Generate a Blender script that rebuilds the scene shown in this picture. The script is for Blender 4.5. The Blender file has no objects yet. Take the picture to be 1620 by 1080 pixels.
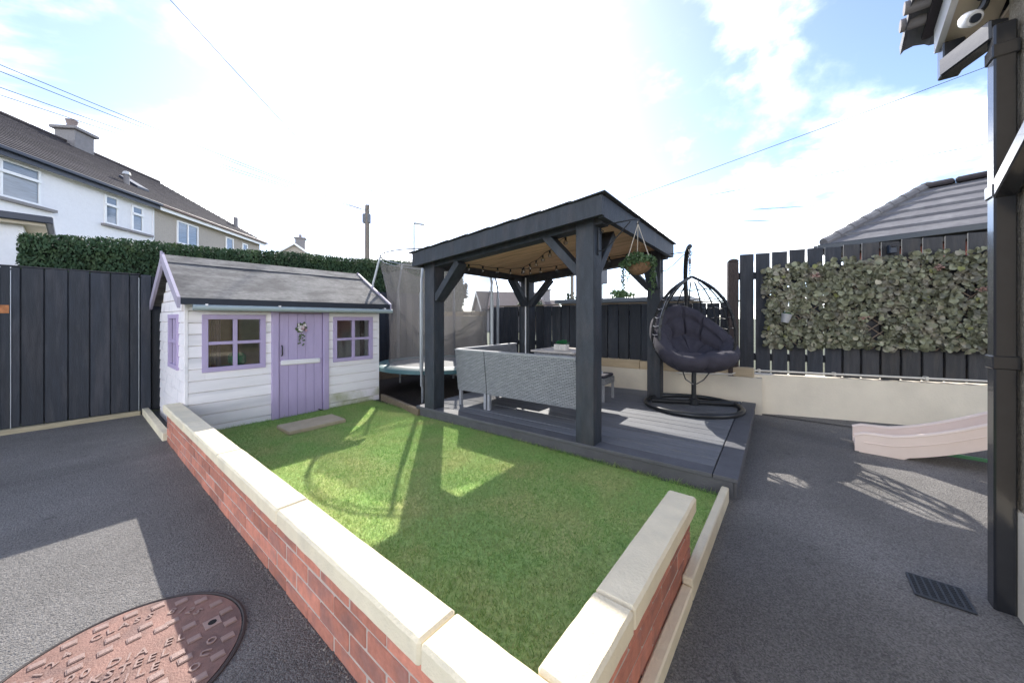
import bpy, bmesh, math, random
import numpy as np
from mathutils import Matrix, Vector, noise as mnoise
random.seed(7); rng = np.random.default_rng(7)
R = math.radians
scene = bpy.context.scene
col = scene.collection

# ------------------------------------------------------------------ camera
TH = math.atan2(448, 560)                      # garden X axis against the view direction
cd = bpy.data.cameras.new('camera'); cam = bpy.data.objects.new('camera', cd); col.objects.link(cam)
cam.location = (0, 0, 1.2); cam.rotation_euler = (R(90), 0, TH - R(90))
cd.sensor_width = 36; cd.lens = 36 * 560 / 1620; cd.shift_y = -37 / 1620
cd.clip_start = 0.02; cd.clip_end = 2000
scene.camera = cam
scene.render.resolution_x = 1024; scene.render.resolution_y = 682
# ------------------------------------------------------------------ sky and sun
SUN_AZ = (0.669, 0.765); SUN_EL = R(36.3)
w = bpy.data.worlds.new('World'); scene.world = w; w.use_nodes = True
wn = w.node_tree.nodes; wl = w.node_tree.links; wn.clear()
def WN(t, **k):
    n = wn.new(t)
    for a, b in k.items(): setattr(n, a, b)
    return n
def wmath(op, a, b=None, clamp=False):
    n = WN('ShaderNodeMath', operation=op); n.use_clamp = clamp
    for i, v in enumerate((a, b)):
        if v is None: continue
        if isinstance(v, (int, float)): n.inputs[i].default_value = v
        else: wl.new(v, n.inputs[i])
    return n.outputs[0]
sky = WN('ShaderNodeTexSky', sky_type='NISHITA', sun_disc=False)
sky.sun_elevation = SUN_EL; sky.sun_rotation = math.atan2(SUN_AZ[0], SUN_AZ[1])
sky.air_density = 0.52; sky.dust_density = 0.45; sky.ozone_density = 0.4; sky.altitude = 50
tc = WN('ShaderNodeTexCoord'); sep = WN('ShaderNodeSeparateXYZ'); wl.new(tc.outputs['Generated'], sep.inputs[0])
zc_ = wmath('ADD', wmath('MAXIMUM', sep.outputs[2], 0.0), 0.22)
cmb = WN('ShaderNodeCombineXYZ')
wl.new(wmath('DIVIDE', sep.outputs[0], zc_), cmb.inputs[0]); wl.new(wmath('DIVIDE', sep.outputs[1], zc_), cmb.inputs[1])
mp = WN('ShaderNodeMapping'); wl.new(cmb.outputs[0], mp.inputs[0]); mp.inputs['Location'].default_value = (2.9, 2.0, 0.4)
def wnoise(scale, detail, rough, dist=0.0):
    n = WN('ShaderNodeTexNoise'); wl.new(mp.outputs[0], n.inputs['Vector'])
    n.inputs['Scale'].default_value = scale; n.inputs['Detail'].default_value = detail
    n.inputs['Roughness'].default_value = rough; n.inputs['Distortion'].default_value = dist
    return n.outputs['Fac']
n1 = wnoise(1.25, 9, 0.56, 0.25); n2 = wnoise(0.5, 3, 0.5)
dens = wmath('ADD', n1, wmath('MULTIPLY', wmath('SUBTRACT', n2, 0.5), 0.55))
mr = WN('ShaderNodeMapRange', interpolation_type='SMOOTHSTEP'); wl.new(dens, mr.inputs[0])
mr.inputs[1].default_value = 0.445; mr.inputs[2].default_value = 0.74
n3 = wnoise(1.6, 6, 0.55)
cr = WN('ShaderNodeMapRange'); wl.new(n3, cr.inputs[0]); cr.inputs[1].default_value = 0.30; cr.inputs[2].default_value = 0.70
cr.inputs[3].default_value = 1.5; cr.inputs[4].default_value = 30.0
ccol = WN('ShaderNodeCombineColor'); wl.new(cr.outputs[0], ccol.inputs[0]); wl.new(wmath('MULTIPLY', cr.outputs[0], 0.975), ccol.inputs[1])
wl.new(wmath('MULTIPLY', cr.outputs[0], 0.93), ccol.inputs[2])
mx = WN('ShaderNodeMix', data_type='RGBA'); wl.new(mr.outputs[0], mx.inputs['Factor'])
wl.new(sky.outputs[0], mx.inputs['A']); wl.new(ccol.outputs[0], mx.inputs['B'])
bg = WN('ShaderNodeBackground'); bg.inputs['Strength'].default_value = 0.15
wl.new(mx.outputs['Result'], bg.inputs['Color'])
wo = WN('ShaderNodeOutputWorld'); wl.new(bg.outputs[0], wo.inputs[0])
sd = bpy.data.lights.new('sun', 'SUN'); sd.energy = 2.9; sd.angle = R(0.53); sd.color = (1.0, 0.95, 0.87)
sun = bpy.data.objects.new('sun', sd); col.objects.link(sun)
sv = Vector((SUN_AZ[0] * math.cos(SUN_EL), SUN_AZ[1] * math.cos(SUN_EL), math.sin(SUN_EL) * 1.016))
sun.rotation_euler = sv.to_track_quat('Z', 'Y').to_euler(); sun.location = sv * 30
vs = scene.view_settings
vs.view_transform = 'Standard'; vs.look = 'None'; vs.gamma = 1; vs.exposure = 1.5; vs.use_curve_mapping = False

# ------------------------------------------------------------------ materials
M = {}
def mat(name, color, rough=0.7, var=0.15, scale=8.0, bump=0.0, bscale=60.0, metal=0.0, rnd=0.0, spec=0.5,
        color2=None, c2scale=3.0, c2lo=0.5, c2hi=0.65, stretch=(1, 1, 1), coat=0.0, transl=0.0, emit=None, island=0.0):
    m = bpy.data.materials.new(name); m.use_nodes = True; nt = m.node_tree; N = nt.nodes; L = nt.links
    p = N['Principled BSDF']
    t = N.new('ShaderNodeTexCoord'); mpn = N.new('ShaderNodeMapping'); L.new(t.outputs['Object'], mpn.inputs[0])
    mpn.inputs['Scale'].default_value = stretch
    oi = N.new('ShaderNodeObjectInfo')
    off = N.new('ShaderNodeVectorMath'); off.operation = 'MULTIPLY_ADD'
    cmbn = N.new('ShaderNodeCombineXYZ')
    for i in range(3): L.new(oi.outputs['Random'], cmbn.inputs[i])
    off.inputs[1].default_value = (17, 31, 23); L.new(cmbn.outputs[0], off.inputs[0]); L.new(mpn.outputs[0], off.inputs[2])
    V = off.outputs[0]
    n = N.new('ShaderNodeTexNoise'); L.new(V, n.inputs['Vector']); n.inputs['Scale'].default_value = scale
    n.inputs['Detail'].default_value = 6; n.inputs['Roughness'].default_value = 0.62
    mrn = N.new('ShaderNodeMapRange'); L.new(n.outputs['Fac'], mrn.inputs[0])
    mrn.inputs[1].default_value = 0.25; mrn.inputs[2].default_value = 0.75
    mrn.inputs[3].default_value = 1 - var; mrn.inputs[4].default_value = 1 + var
    val = mrn.outputs[0]
    if rnd:
        rr = N.new('ShaderNodeMapRange'); L.new(oi.outputs['Random'], rr.inputs[0]); rr.inputs[3].default_value = 1 - rnd; rr.inputs[4].default_value = 1 + rnd
        mm = N.new('ShaderNodeMath'); mm.operation = 'MULTIPLY'; L.new(val, mm.inputs[0]); L.new(rr.outputs[0], mm.inputs[1]); val = mm.outputs[0]
    if island:
        ge = N.new('ShaderNodeNewGeometry'); ri = N.new('ShaderNodeMapRange'); L.new(ge.outputs['Random Per Island'], ri.inputs[0]); ri.inputs[3].default_value = 1 - island; ri.inputs[4].default_value = 1 + island
        mi_ = N.new('ShaderNodeMath'); mi_.operation = 'MULTIPLY'; L.new(val, mi_.inputs[0]); L.new(ri.outputs[0], mi_.inputs[1]); val = mi_.outputs[0]
    base = N.new('ShaderNodeRGB'); base.outputs[0].default_value = (*color, 1); cout = base.outputs[0]
    if color2:
        n2_ = N.new('ShaderNodeTexNoise'); L.new(V, n2_.inputs['Vector']); n2_.inputs['Scale'].default_value = c2scale; n2_.inputs['Detail'].default_value = 5
        mr2 = N.new('ShaderNodeMapRange'); L.new(n2_.outputs['Fac'], mr2.inputs[0]); mr2.inputs[1].default_value = c2lo; mr2.inputs[2].default_value = c2hi
        mi = N.new('ShaderNodeMix'); mi.data_type = 'RGBA'; L.new(mr2.outputs[0], mi.inputs['Factor']); L.new(cout, mi.inputs['A']); mi.inputs['B'].default_value = (*color2, 1)
        cout = mi.outputs['Result']
    sc = N.new('ShaderNodeVectorMath'); sc.operation = 'SCALE'; L.new(cout, sc.inputs[0]); L.new(val, sc.inputs['Scale'])
    L.new(sc.outputs[0], p.inputs['Base Color'])
    p.inputs['Roughness'].default_value = rough; p.inputs['Metallic'].default_value = metal
    p.inputs['Specular IOR Level'].default_value = spec; p.inputs['Coat Weight'].default_value = coat
    if bump:
        nb = N.new('ShaderNodeTexNoise'); L.new(V, nb.inputs['Vector']); nb.inputs['Scale'].default_value = bscale; nb.inputs['Detail'].default_value = 4
        b = N.new('ShaderNodeBump'); b.inputs['Strength'].default_value = bump; b.inputs['Distance'].default_value = 0.01
        L.new(nb.outputs['Fac'], b.inputs['Height']); L.new(b.outputs[0], p.inputs['Normal'])
    if transl:
        tr = N.new('ShaderNodeBsdfTranslucent'); L.new(sc.outputs[0], tr.inputs['Color'])
        ms = N.new('ShaderNodeMixShader'); ms.inputs[0].default_value = transl
        L.new(p.outputs[0], ms.inputs[1]); L.new(tr.outputs[0], ms.inputs[2]); L.new(ms.outputs[0], N['Material Output'].inputs[0])
    if emit: p.inputs['Emission Color'].default_value = (*emit, 1); p.inputs['Emission Strength'].default_value = 1
    M[name] = m; return m
mat('mortar', (.52, .43, .37), .95, .15, 30, .5, 120)
mat('brick', (.52, .205, .14), .9, .2, 25, .5, 90, rnd=.24, color2=(.40, .185, .145), c2scale=9)
mat('coping', (.78, .685, .50), .85, .09, 9, .4, 110, color2=(.60, .53, .40), c2scale=3.3, c2lo=.54, c2hi=.78, rnd=.04)
mat('grit', (.20, .18, .16), .95, .4, 90)
mat('soil', (.34, .50, .15), 1, .35, 55, .6, 220, color2=(.52, .52, .20), c2scale=2.6, c2lo=.42, c2hi=.70)
mat('ground', (.09, .10, .06), 1, .3, 1)
mat('bark', (.045, .034, .028), 1, .5, 30, .8, 60)
mat('dark_fence', (.015, .020, .031), .62, .35, 5, .35, 30, rnd=.22, stretch=(6, 6, .7), color2=(.027, .029, .038), c2scale=2.5)
mat('dark_fence_grey', (.030, .031, .036), .65, .3, 5, .35, 30, rnd=.18, stretch=(6, 6, .7), color2=(.045, .042, .042), c2scale=2.5)
mat('brown_post', (.045, .032, .030), .75, .3, 6, .4, 40, stretch=(5, 5, .6))
mat('pergola_paint', (.028, .035, .046), .6, .35, 7, .4, 40, rnd=.1, stretch=(3, 3, .8), color2=(.046, .046, .053), c2scale=3, c2lo=.5, c2hi=.7)
mat('deck', (.155, .162, .178), .62, .22, 4, .35, 90, rnd=.10, stretch=(10, .8, 4))
mat('deck_edge', (.095, .097, .108), .62, .22, 6, .35, 90, rnd=.05)
mat('ceiling_wood', (.66, .43, .25), .75, .25, 4, .3, 30, rnd=.14, stretch=(8, .7, 4), color2=(.50, .31, .18), c2scale=3)
mat('roof_felt_dark', (.05, .055, .065), .8, .2, 10)
mat('sleeper', (.20, .155, .105), .9, .3, 8, .5, 40, stretch=(1, 6, 6))
mat('pale_timber', (.36, .31, .21), .85, .25, 8, .4, 40, stretch=(.8, 6, 6))
mat('white_paint', (.88, .835, .845), .55, .06, 5, .12, 40, rnd=.03, stretch=(.6, 5, 5), color2=(.62, .60, .62), c2scale=1.3, c2lo=.55, c2hi=.8)
mat('lilac_grey', (.40, .36, .45), .6, .1, 5, .15, 50)
mat('white_paint_dirty', (.88, .835, .845), .6, .08, 5, .15, 40, color2=(.42, .42, .25), c2scale=2.6, c2lo=.47, c2hi=.66)
mat('purple', (.46, .375, .57), .55, .07, 5, .12, 50, rnd=.03, stretch=(4, 4, .6))
mat('felt', (.215, .21, .205), .85, .4, 22, 1.0, 170, spec=.25, color2=(.115, .112, .112), c2scale=3.2, c2lo=.42, c2hi=.62, stretch=(1, 2.2, 2.2))
mat('felt_edge', (.022, .026, .038), .7, .15, 10)
mat('green_grey_gutter', (.36, .42, .43), .4, .08, 6)
mat('tan_wood', (.42, .32, .19), .8, .2, 6, .2, 40)
mat('curtain', (.10, .07, .075), .9, .2, 12)
mat('handle', (.03, .03, .035), .4, .1, 10, metal=.6)
mat('wicker_frame', (.33, .34, .36), .6, .12, 20)
mat('table_top', (.52, .48, .44), .35, .12, 5)
mat('planter', (.60, .57, .54), .8, .15, 20)
mat('leaf_bright', (.03, .22, .085), .5, .3, 20, rnd=.3, transl=.25)
mat('black_metal', (.03, .033, .038), .35, .15, 20, metal=.3)
mat('cushion', (.046, .043, .060), .92, .18, 12, .35, 220)
mat('chain', (.16, .16, .17), .4, .15, 20, metal=.9)
mat('cream_wall', (.74, .67, .55), .9, .07, 3, .25, 60, color2=(.64, .58, .48), c2scale=1.6, c2lo=.5, c2hi=.75)
mat('wall_cap', (.50, .40, .27), .9, .2, 5, .5, 40, stretch=(4, .6, 4))
mat('cream_pipe', (.66, .62, .55), .45, .06, 8)
mat('ivy', (.205, .215, .135), .42, .3, 7, rnd=.30, color2=(.31, .285, .215), c2scale=6, transl=.12, island=.5)
mat('ivy_yellow', (.20, .21, .07), .55, .2, 14, rnd=.2, transl=.15)
mat('ivy_flower', (.42, .27, .23), .7, .3, 60)
mat('lattice', (.20, .155, .115), .85, .25, 20)
mat('zinc', (.40, .41, .43), .45, .12, 20, metal=.35)
mat('solar', (.02, .03, .05), .3, .1, 10)
mat('pink_plastic', (.88, .74, .66), .38, .04, 5, .05, 60)
mat('green_plastic', (.10, .30, .16), .45, .05, 5)
mat('rust_iron', (.23, .125, .098), .65, .35, 9, .35, 160, metal=.1, color2=(.15, .09, .078), c2scale=6)
mat('iron_top', (.30, .205, .175), .5, .12, 20, .2, 160, metal=.2, rnd=.05)
mat('iron_dark', (.05, .04, .038), .7, .2, 20)
mat('grate', (.05, .055, .065), .5, .2, 30)
mat('void', (.008, .008, .009), .95, .1, 10)
mat('black_gloss', (.020, .021, .025), .22, .12, 12, .03, 30, coat=.25)
mat('pebbledash', (.36, .31, .24), .95, .45, 120, 1.0, 170)
mat('soffit', (.50, .43, .33), .7, .08, 6)
mat('light_trim', (.62, .62, .63), .5, .08, 6)
mat('dark_tile', (.050, .043, .048), .85, .3, 10, .3, 60, rnd=.18, spec=.25, color2=(.065, .057, .060), c2scale=2)
mat('grey_tile', (.135, .13, .138), .75, .2, 8, .3, 60, rnd=.08, color2=(.17, .165, .17), c2scale=2)
mat('house_white', (.80, .79, .82), .9, .04, 12, .5, 30)
mat('house_beige', (.42, .375, .335), .95, .18, 30, .6, 60)
mat('navy_trim', (.025, .033, .058), .45, .1, 10)
mat('brown_trim', (.16, .095, .075), .5, .1, 10)
mat('upvc', (.80, .80, .82), .35, .03, 10)
mat('cement', (.25, .235, .24), .9, .12, 10, .3, 60)
mat('terracotta', (.25, .20, .19), .9, .15, 10)
mat('red_brick_far', (.30, .10, .075), .9, .2, 20)
mat('hedge_core', (.012, .020, .010), 1, .3, 5)
mat('hedge_leaf', (.036, .075, .032), .7, .35, 2.2, rnd=.0, color2=(.05, .085, .03), c2scale=5, transl=.15)
mat('tree_leaf', (.045, .06, .03), .7, .35, 3, transl=.2)
mat('trunk', (.06, .045, .035), .9, .3, 10)
mat('pole_wood', (.20, .17, .145), .9, .2, 6, stretch=(5, 5, .6))
mat('galv', (.36, .38, .40), .45, .1, 12, metal=.55)
mat('teal', (.05, .125, .14), .5, .12, 10)
mat('cable', (.04, .04, .045), .6, .1, 10)
mat('slab', (.46, .38, .26), .9, .14, 8, .4, 60)
mat('yellow', (.62, .44, .03), .5, .05, 5)
mat('white_petal', (.75, .70, .72), .7, .05, 5, rnd=.1)
mat('pink_petal', (.55, .35, .40), .7, .05, 5)
mat('wreath_leaf', (.10, .14, .07), .7, .2, 5, rnd=.2)
mat('coir', (.20, .12, .07), .95, .3, 40, .6, 90)
mat('basket_leaf', (.085, .145, .06), .6, .3, 9, transl=.3)
mat('rope', (.50, .45, .38), .9, .1, 20)
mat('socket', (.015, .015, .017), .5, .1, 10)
mat('sign_grey', (.13, .14, .16), .6, .1, 5)
mat('pale_block', (.30, .285, .26), .9, .12, 6, color2=(.36, .33, .22), c2scale=2)
mat('sandy_brick', (.46, .35, .20), .9, .2, 10)
mat('far_roof', (.12, .095, .095), .85, .15, 3)
mat('white_net', (.60, .60, .62), .9, .1, 10)
def simple_glass(name, tint, fac, rough=.03):
    m = bpy.data.materials.new(name); m.use_nodes = True; N = m.node_tree.nodes; L = m.node_tree.links; N.clear()
    t = N.new('ShaderNodeBsdfTransparent'); t.inputs[0].default_value = (*tint, 1)
    g = N.new('ShaderNodeBsdfGlossy'); g.inputs['Roughness'].default_value = rough
    fr = N.new('ShaderNodeFresnel'); fr.inputs[0].default_value = 1.5
    nz = N.new('ShaderNodeTexNoise'); nz.inputs['Scale'].default_value = 3
    bm_ = N.new('ShaderNodeBump'); bm_.inputs['Strength'].default_value = .04; L.new(nz.outputs[0], bm_.inputs['Height']); L.new(bm_.outputs[0], g.inputs['Normal'])
    a = N.new('ShaderNodeMath'); a.operation = 'ADD'; a.use_clamp = True; L.new(fr.outputs[0], a.inputs[0]); a.inputs[1].default_value = fac
    mx_ = N.new('ShaderNodeMixShader'); L.new(a.outputs[0], mx_.inputs[0]); L.new(t.outputs[0], mx_.inputs[1]); L.new(g.outputs[0], mx_.inputs[2])
    o = N.new('ShaderNodeOutputMaterial'); L.new(mx_.outputs[0], o.inputs[0]); M[name] = m
simple_glass('glass', (.93, .95, .95), .02)
simple_glass('bulb_glass', (.85, .85, .84), .10)
mat('house_glass', (.16, .20, .26), .06, .35, 3, spec=.8, stretch=(1, 1, 12))
def make_net():
    m = bpy.data.materials.new('net'); m.use_nodes = True; N = m.node_tree.nodes; L = m.node_tree.links; N.clear()
    t = N.new('ShaderNodeBsdfTransparent'); d = N.new('ShaderNodeBsdfDiffuse'); d.inputs[0].default_value = (.15, .145, .145, 1)
    tl = N.new('ShaderNodeBsdfTranslucent'); tl.inputs[0].default_value = (.15, .145, .145, 1)
    dd = N.new('ShaderNodeMixShader'); dd.inputs[0].default_value = .5; L.new(d.outputs[0], dd.inputs[1]); L.new(tl.outputs[0], dd.inputs[2])
    nz = N.new('ShaderNodeTexNoise'); nz.inputs['Scale'].default_value = 2.2; nz.inputs['Detail'].default_value = 3
    mr_ = N.new('ShaderNodeMapRange'); L.new(nz.outputs[0], mr_.inputs[0]); mr_.inputs[1].default_value = .3; mr_.inputs[2].default_value = .7; mr_.inputs[3].default_value = .42; mr_.inputs[4].default_value = .60
    mx_ = N.new('ShaderNodeMixShader'); L.new(mr_.outputs[0], mx_.inputs[0]); L.new(t.outputs[0], mx_.inputs[1]); L.new(dd.outputs[0], mx_.inputs[2])
    o = N.new('ShaderNodeOutputMaterial'); L.new(mx_.outputs[0], o.inputs[0]); M['net'] = m
make_net()
def make_asphalt():
    m = bpy.data.materials.new('asphalt'); m.use_nodes = True; N = m.node_tree.nodes; L = m.node_tree.links; p = N['Principled BSDF']
    t = N.new('ShaderNodeTexCoord')
    v = N.new('ShaderNodeTexVoronoi'); v.inputs['Scale'].default_value = 200; L.new(t.outputs['Object'], v.inputs['Vector'])
    v2 = N.new('ShaderNodeTexVoronoi'); v2.inputs['Scale'].default_value = 95; L.new(t.outputs['Object'], v2.inputs['Vector'])
    sp = N.new('ShaderNodeSeparateColor'); L.new(v.outputs['Color'], sp.inputs[0])
    mr_ = N.new('ShaderNodeMapRange'); L.new(sp.outputs[0], mr_.inputs[0]); mr_.inputs[3].default_value = .6; mr_.inputs[4].default_value = 1.4
    n = N.new('ShaderNodeTexNoise'); n.inputs['Scale'].default_value = 1.3; n.inputs['Detail'].default_value = 8; L.new(t.outputs['Object'], n.inputs['Vector'])
    mr2 = N.new('ShaderNodeMapRange'); L.new(n.outputs[0], mr2.inputs[0]); mr2.inputs[1].default_value = .3; mr2.inputs[2].default_value = .7; mr2.inputs[3].default_value = .82; mr2.inputs[4].default_value = 1.2
    mu = N.new('ShaderNodeMath'); mu.operation = 'MULTIPLY'; L.new(mr_.outputs[0], mu.inputs[0]); L.new(mr2.outputs[0], mu.inputs[1])
    n4 = N.new('ShaderNodeTexNoise'); n4.inputs['Scale'].default_value = .55; n4.inputs['Detail'].default_value = 4; n4.inputs['Distortion'].default_value = 1.2; L.new(t.outputs['Object'], n4.inputs['Vector'])
    mr4 = N.new('ShaderNodeMapRange'); L.new(n4.outputs[0], mr4.inputs[0]); mr4.inputs[1].default_value = .45; mr4.inputs[2].default_value = .62; mr4.inputs[3].default_value = .86; mr4.inputs[4].default_value = 1.14
    n5 = N.new('ShaderNodeTexNoise'); n5.inputs['Scale'].default_value = 9; n5.inputs['Detail'].default_value = 3; L.new(t.outputs['Object'], n5.inputs['Vector'])
    mr5 = N.new('ShaderNodeMapRange'); L.new(n5.outputs[0], mr5.inputs[0]); mr5.inputs[1].default_value = .64; mr5.inputs[2].default_value = .74; mr5.inputs[3].default_value = 1; mr5.inputs[4].default_value = .72
    mu4 = N.new('ShaderNodeMath'); mu4.operation = 'MULTIPLY'; L.new(mr4.outputs[0], mu4.inputs[0]); L.new(mr5.outputs[0], mu4.inputs[1])
    mu3 = N.new('ShaderNodeMath'); mu3.operation = 'MULTIPLY'; L.new(mu.outputs[0], mu3.inputs[0]); L.new(mu4.outputs[0], mu3.inputs[1]); mu = mu3
    sc = N.new('ShaderNodeVectorMath'); sc.operation = 'SCALE'; sc.inputs[0].default_value = (.158, .150, .143); L.new(mu.outputs[0], sc.inputs['Scale']); L.new(sc.outputs[0], p.inputs['Base Color'])
    p.inputs['Roughness'].default_value = .85
    ad = N.new('ShaderNodeMath'); ad.operation = 'ADD'; L.new(v.outputs['Distance'], ad.inputs[0]); L.new(v2.outputs['Distance'], ad.inputs[1])
    b = N.new('ShaderNodeBump'); b.inputs['Strength'].default_value = .75; b.inputs['Distance'].default_value = .006; b.invert = True; L.new(ad.outputs[0], b.inputs['Height']); L.new(b.outputs[0], p.inputs['Normal'])
    M['asphalt'] = m
make_asphalt()
def make_wicker():
    m = bpy.data.materials.new('wicker'); m.use_nodes = True; N = m.node_tree.nodes; L = m.node_tree.links; p = N['Principled BSDF']
    t = N.new('ShaderNodeTexCoord'); s = N.new('ShaderNodeSeparateXYZ'); L.new(t.outputs['Object'], s.inputs[0])
    a = N.new('ShaderNodeMath'); a.operation = 'ADD'; L.new(s.outputs[0], a.inputs[0]); L.new(s.outputs[1], a.inputs[1])
    c = N.new('ShaderNodeCombineXYZ'); L.new(a.outputs[0], c.inputs[0]); L.new(s.outputs[2], c.inputs[1])
    br = N.new('ShaderNodeTexBrick'); L.new(c.outputs[0], br.inputs['Vector']); br.inputs['Scale'].default_value = 1
    br.inputs['Brick Width'].default_value = .052; br.inputs['Row Height'].default_value = .0155; br.inputs['Mortar Size'].default_value = .0028; br.inputs['Mortar Smooth'].default_value = .6
    br.inputs['Color1'].default_value = (.36, .37, .385, 1); br.inputs['Color2'].default_value = (.265, .275, .29, 1); br.inputs['Mortar'].default_value = (.07, .075, .085, 1)
    L.new(br.outputs['Color'], p.inputs['Base Color']); p.inputs['Roughness'].default_value = .55
    b = N.new('ShaderNodeBump'); b.inputs['Strength'].default_value = .9; b.inputs['Distance'].default_value = .006; b.invert = True; L.new(br.outputs['Fac'], b.inputs['Height']); L.new(b.outputs[0], p.inputs['Normal'])
    M['wicker'] = m
make_wicker()
def make_grass():
    m = bpy.data.materials.new('grass'); m.use_nodes = True; N = m.node_tree.nodes; L = m.node_tree.links; N.clear()
    t = N.new('ShaderNodeTexCoord'); g = N.new('ShaderNodeNewGeometry')
    n = N.new('ShaderNodeTexNoise'); n.inputs['Scale'].default_value = 2.6; n.inputs['Detail'].default_value = 5; n.inputs['Roughness'].default_value = .6; L.new(t.outputs['Object'], n.inputs['Vector'])
    at = N.new('ShaderNodeAttribute'); at.attribute_name = 'rnd'
    r1 = N.new('ShaderNodeValToRGB'); e = r1.color_ramp.elements
    e[0].position = 0; e[0].color = (.18, .34, .085, 1); e[1].position = 1; e[1].color = (.52, .46, .24, 1)
    x = e.new(.45); x.color = (.27, .46, .12, 1); x = e.new(.80); x.color = (.39, .56, .18, 1); x = e.new(.93); x.color = (.47, .52, .20, 1)
    L.new(at.outputs['Fac'], r1.inputs[0])
    mr_ = N.new('ShaderNodeMapRange'); L.new(n.outputs[0], mr_.inputs[0]); mr_.inputs[1].default_value = .44; mr_.inputs[2].default_value = .70; mr_.inputs[3].default_value = 0; mr_.inputs[4].default_value = .60
    mx_ = N.new('ShaderNodeMix'); mx_.data_type = 'RGBA'; L.new(mr_.outputs[0], mx_.inputs['Factor']); L.new(r1.outputs[0], mx_.inputs['A']); mx_.inputs['B'].default_value = (.56, .52, .26, 1)
    d = N.new('ShaderNodeBsdfPrincipled'); d.inputs['Roughness'].default_value = .55; d.inputs['Specular IOR Level'].default_value = .3; tl = N.new('ShaderNodeBsdfTranslucent')
    L.new(mx_.outputs['Result'], d.inputs['Base Color']); L.new(mx_.outputs['Result'], tl.inputs[0])
    ms = N.new('ShaderNodeMixShader'); ms.inputs[0].default_value = .48; L.new(d.outputs[0], ms.inputs[1]); L.new(tl.outputs[0], ms.inputs[2])
    o = N.new('ShaderNodeOutputMaterial'); L.new(ms.outputs[0], o.inputs[0]); M['grass'] = m
make_grass()

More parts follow.
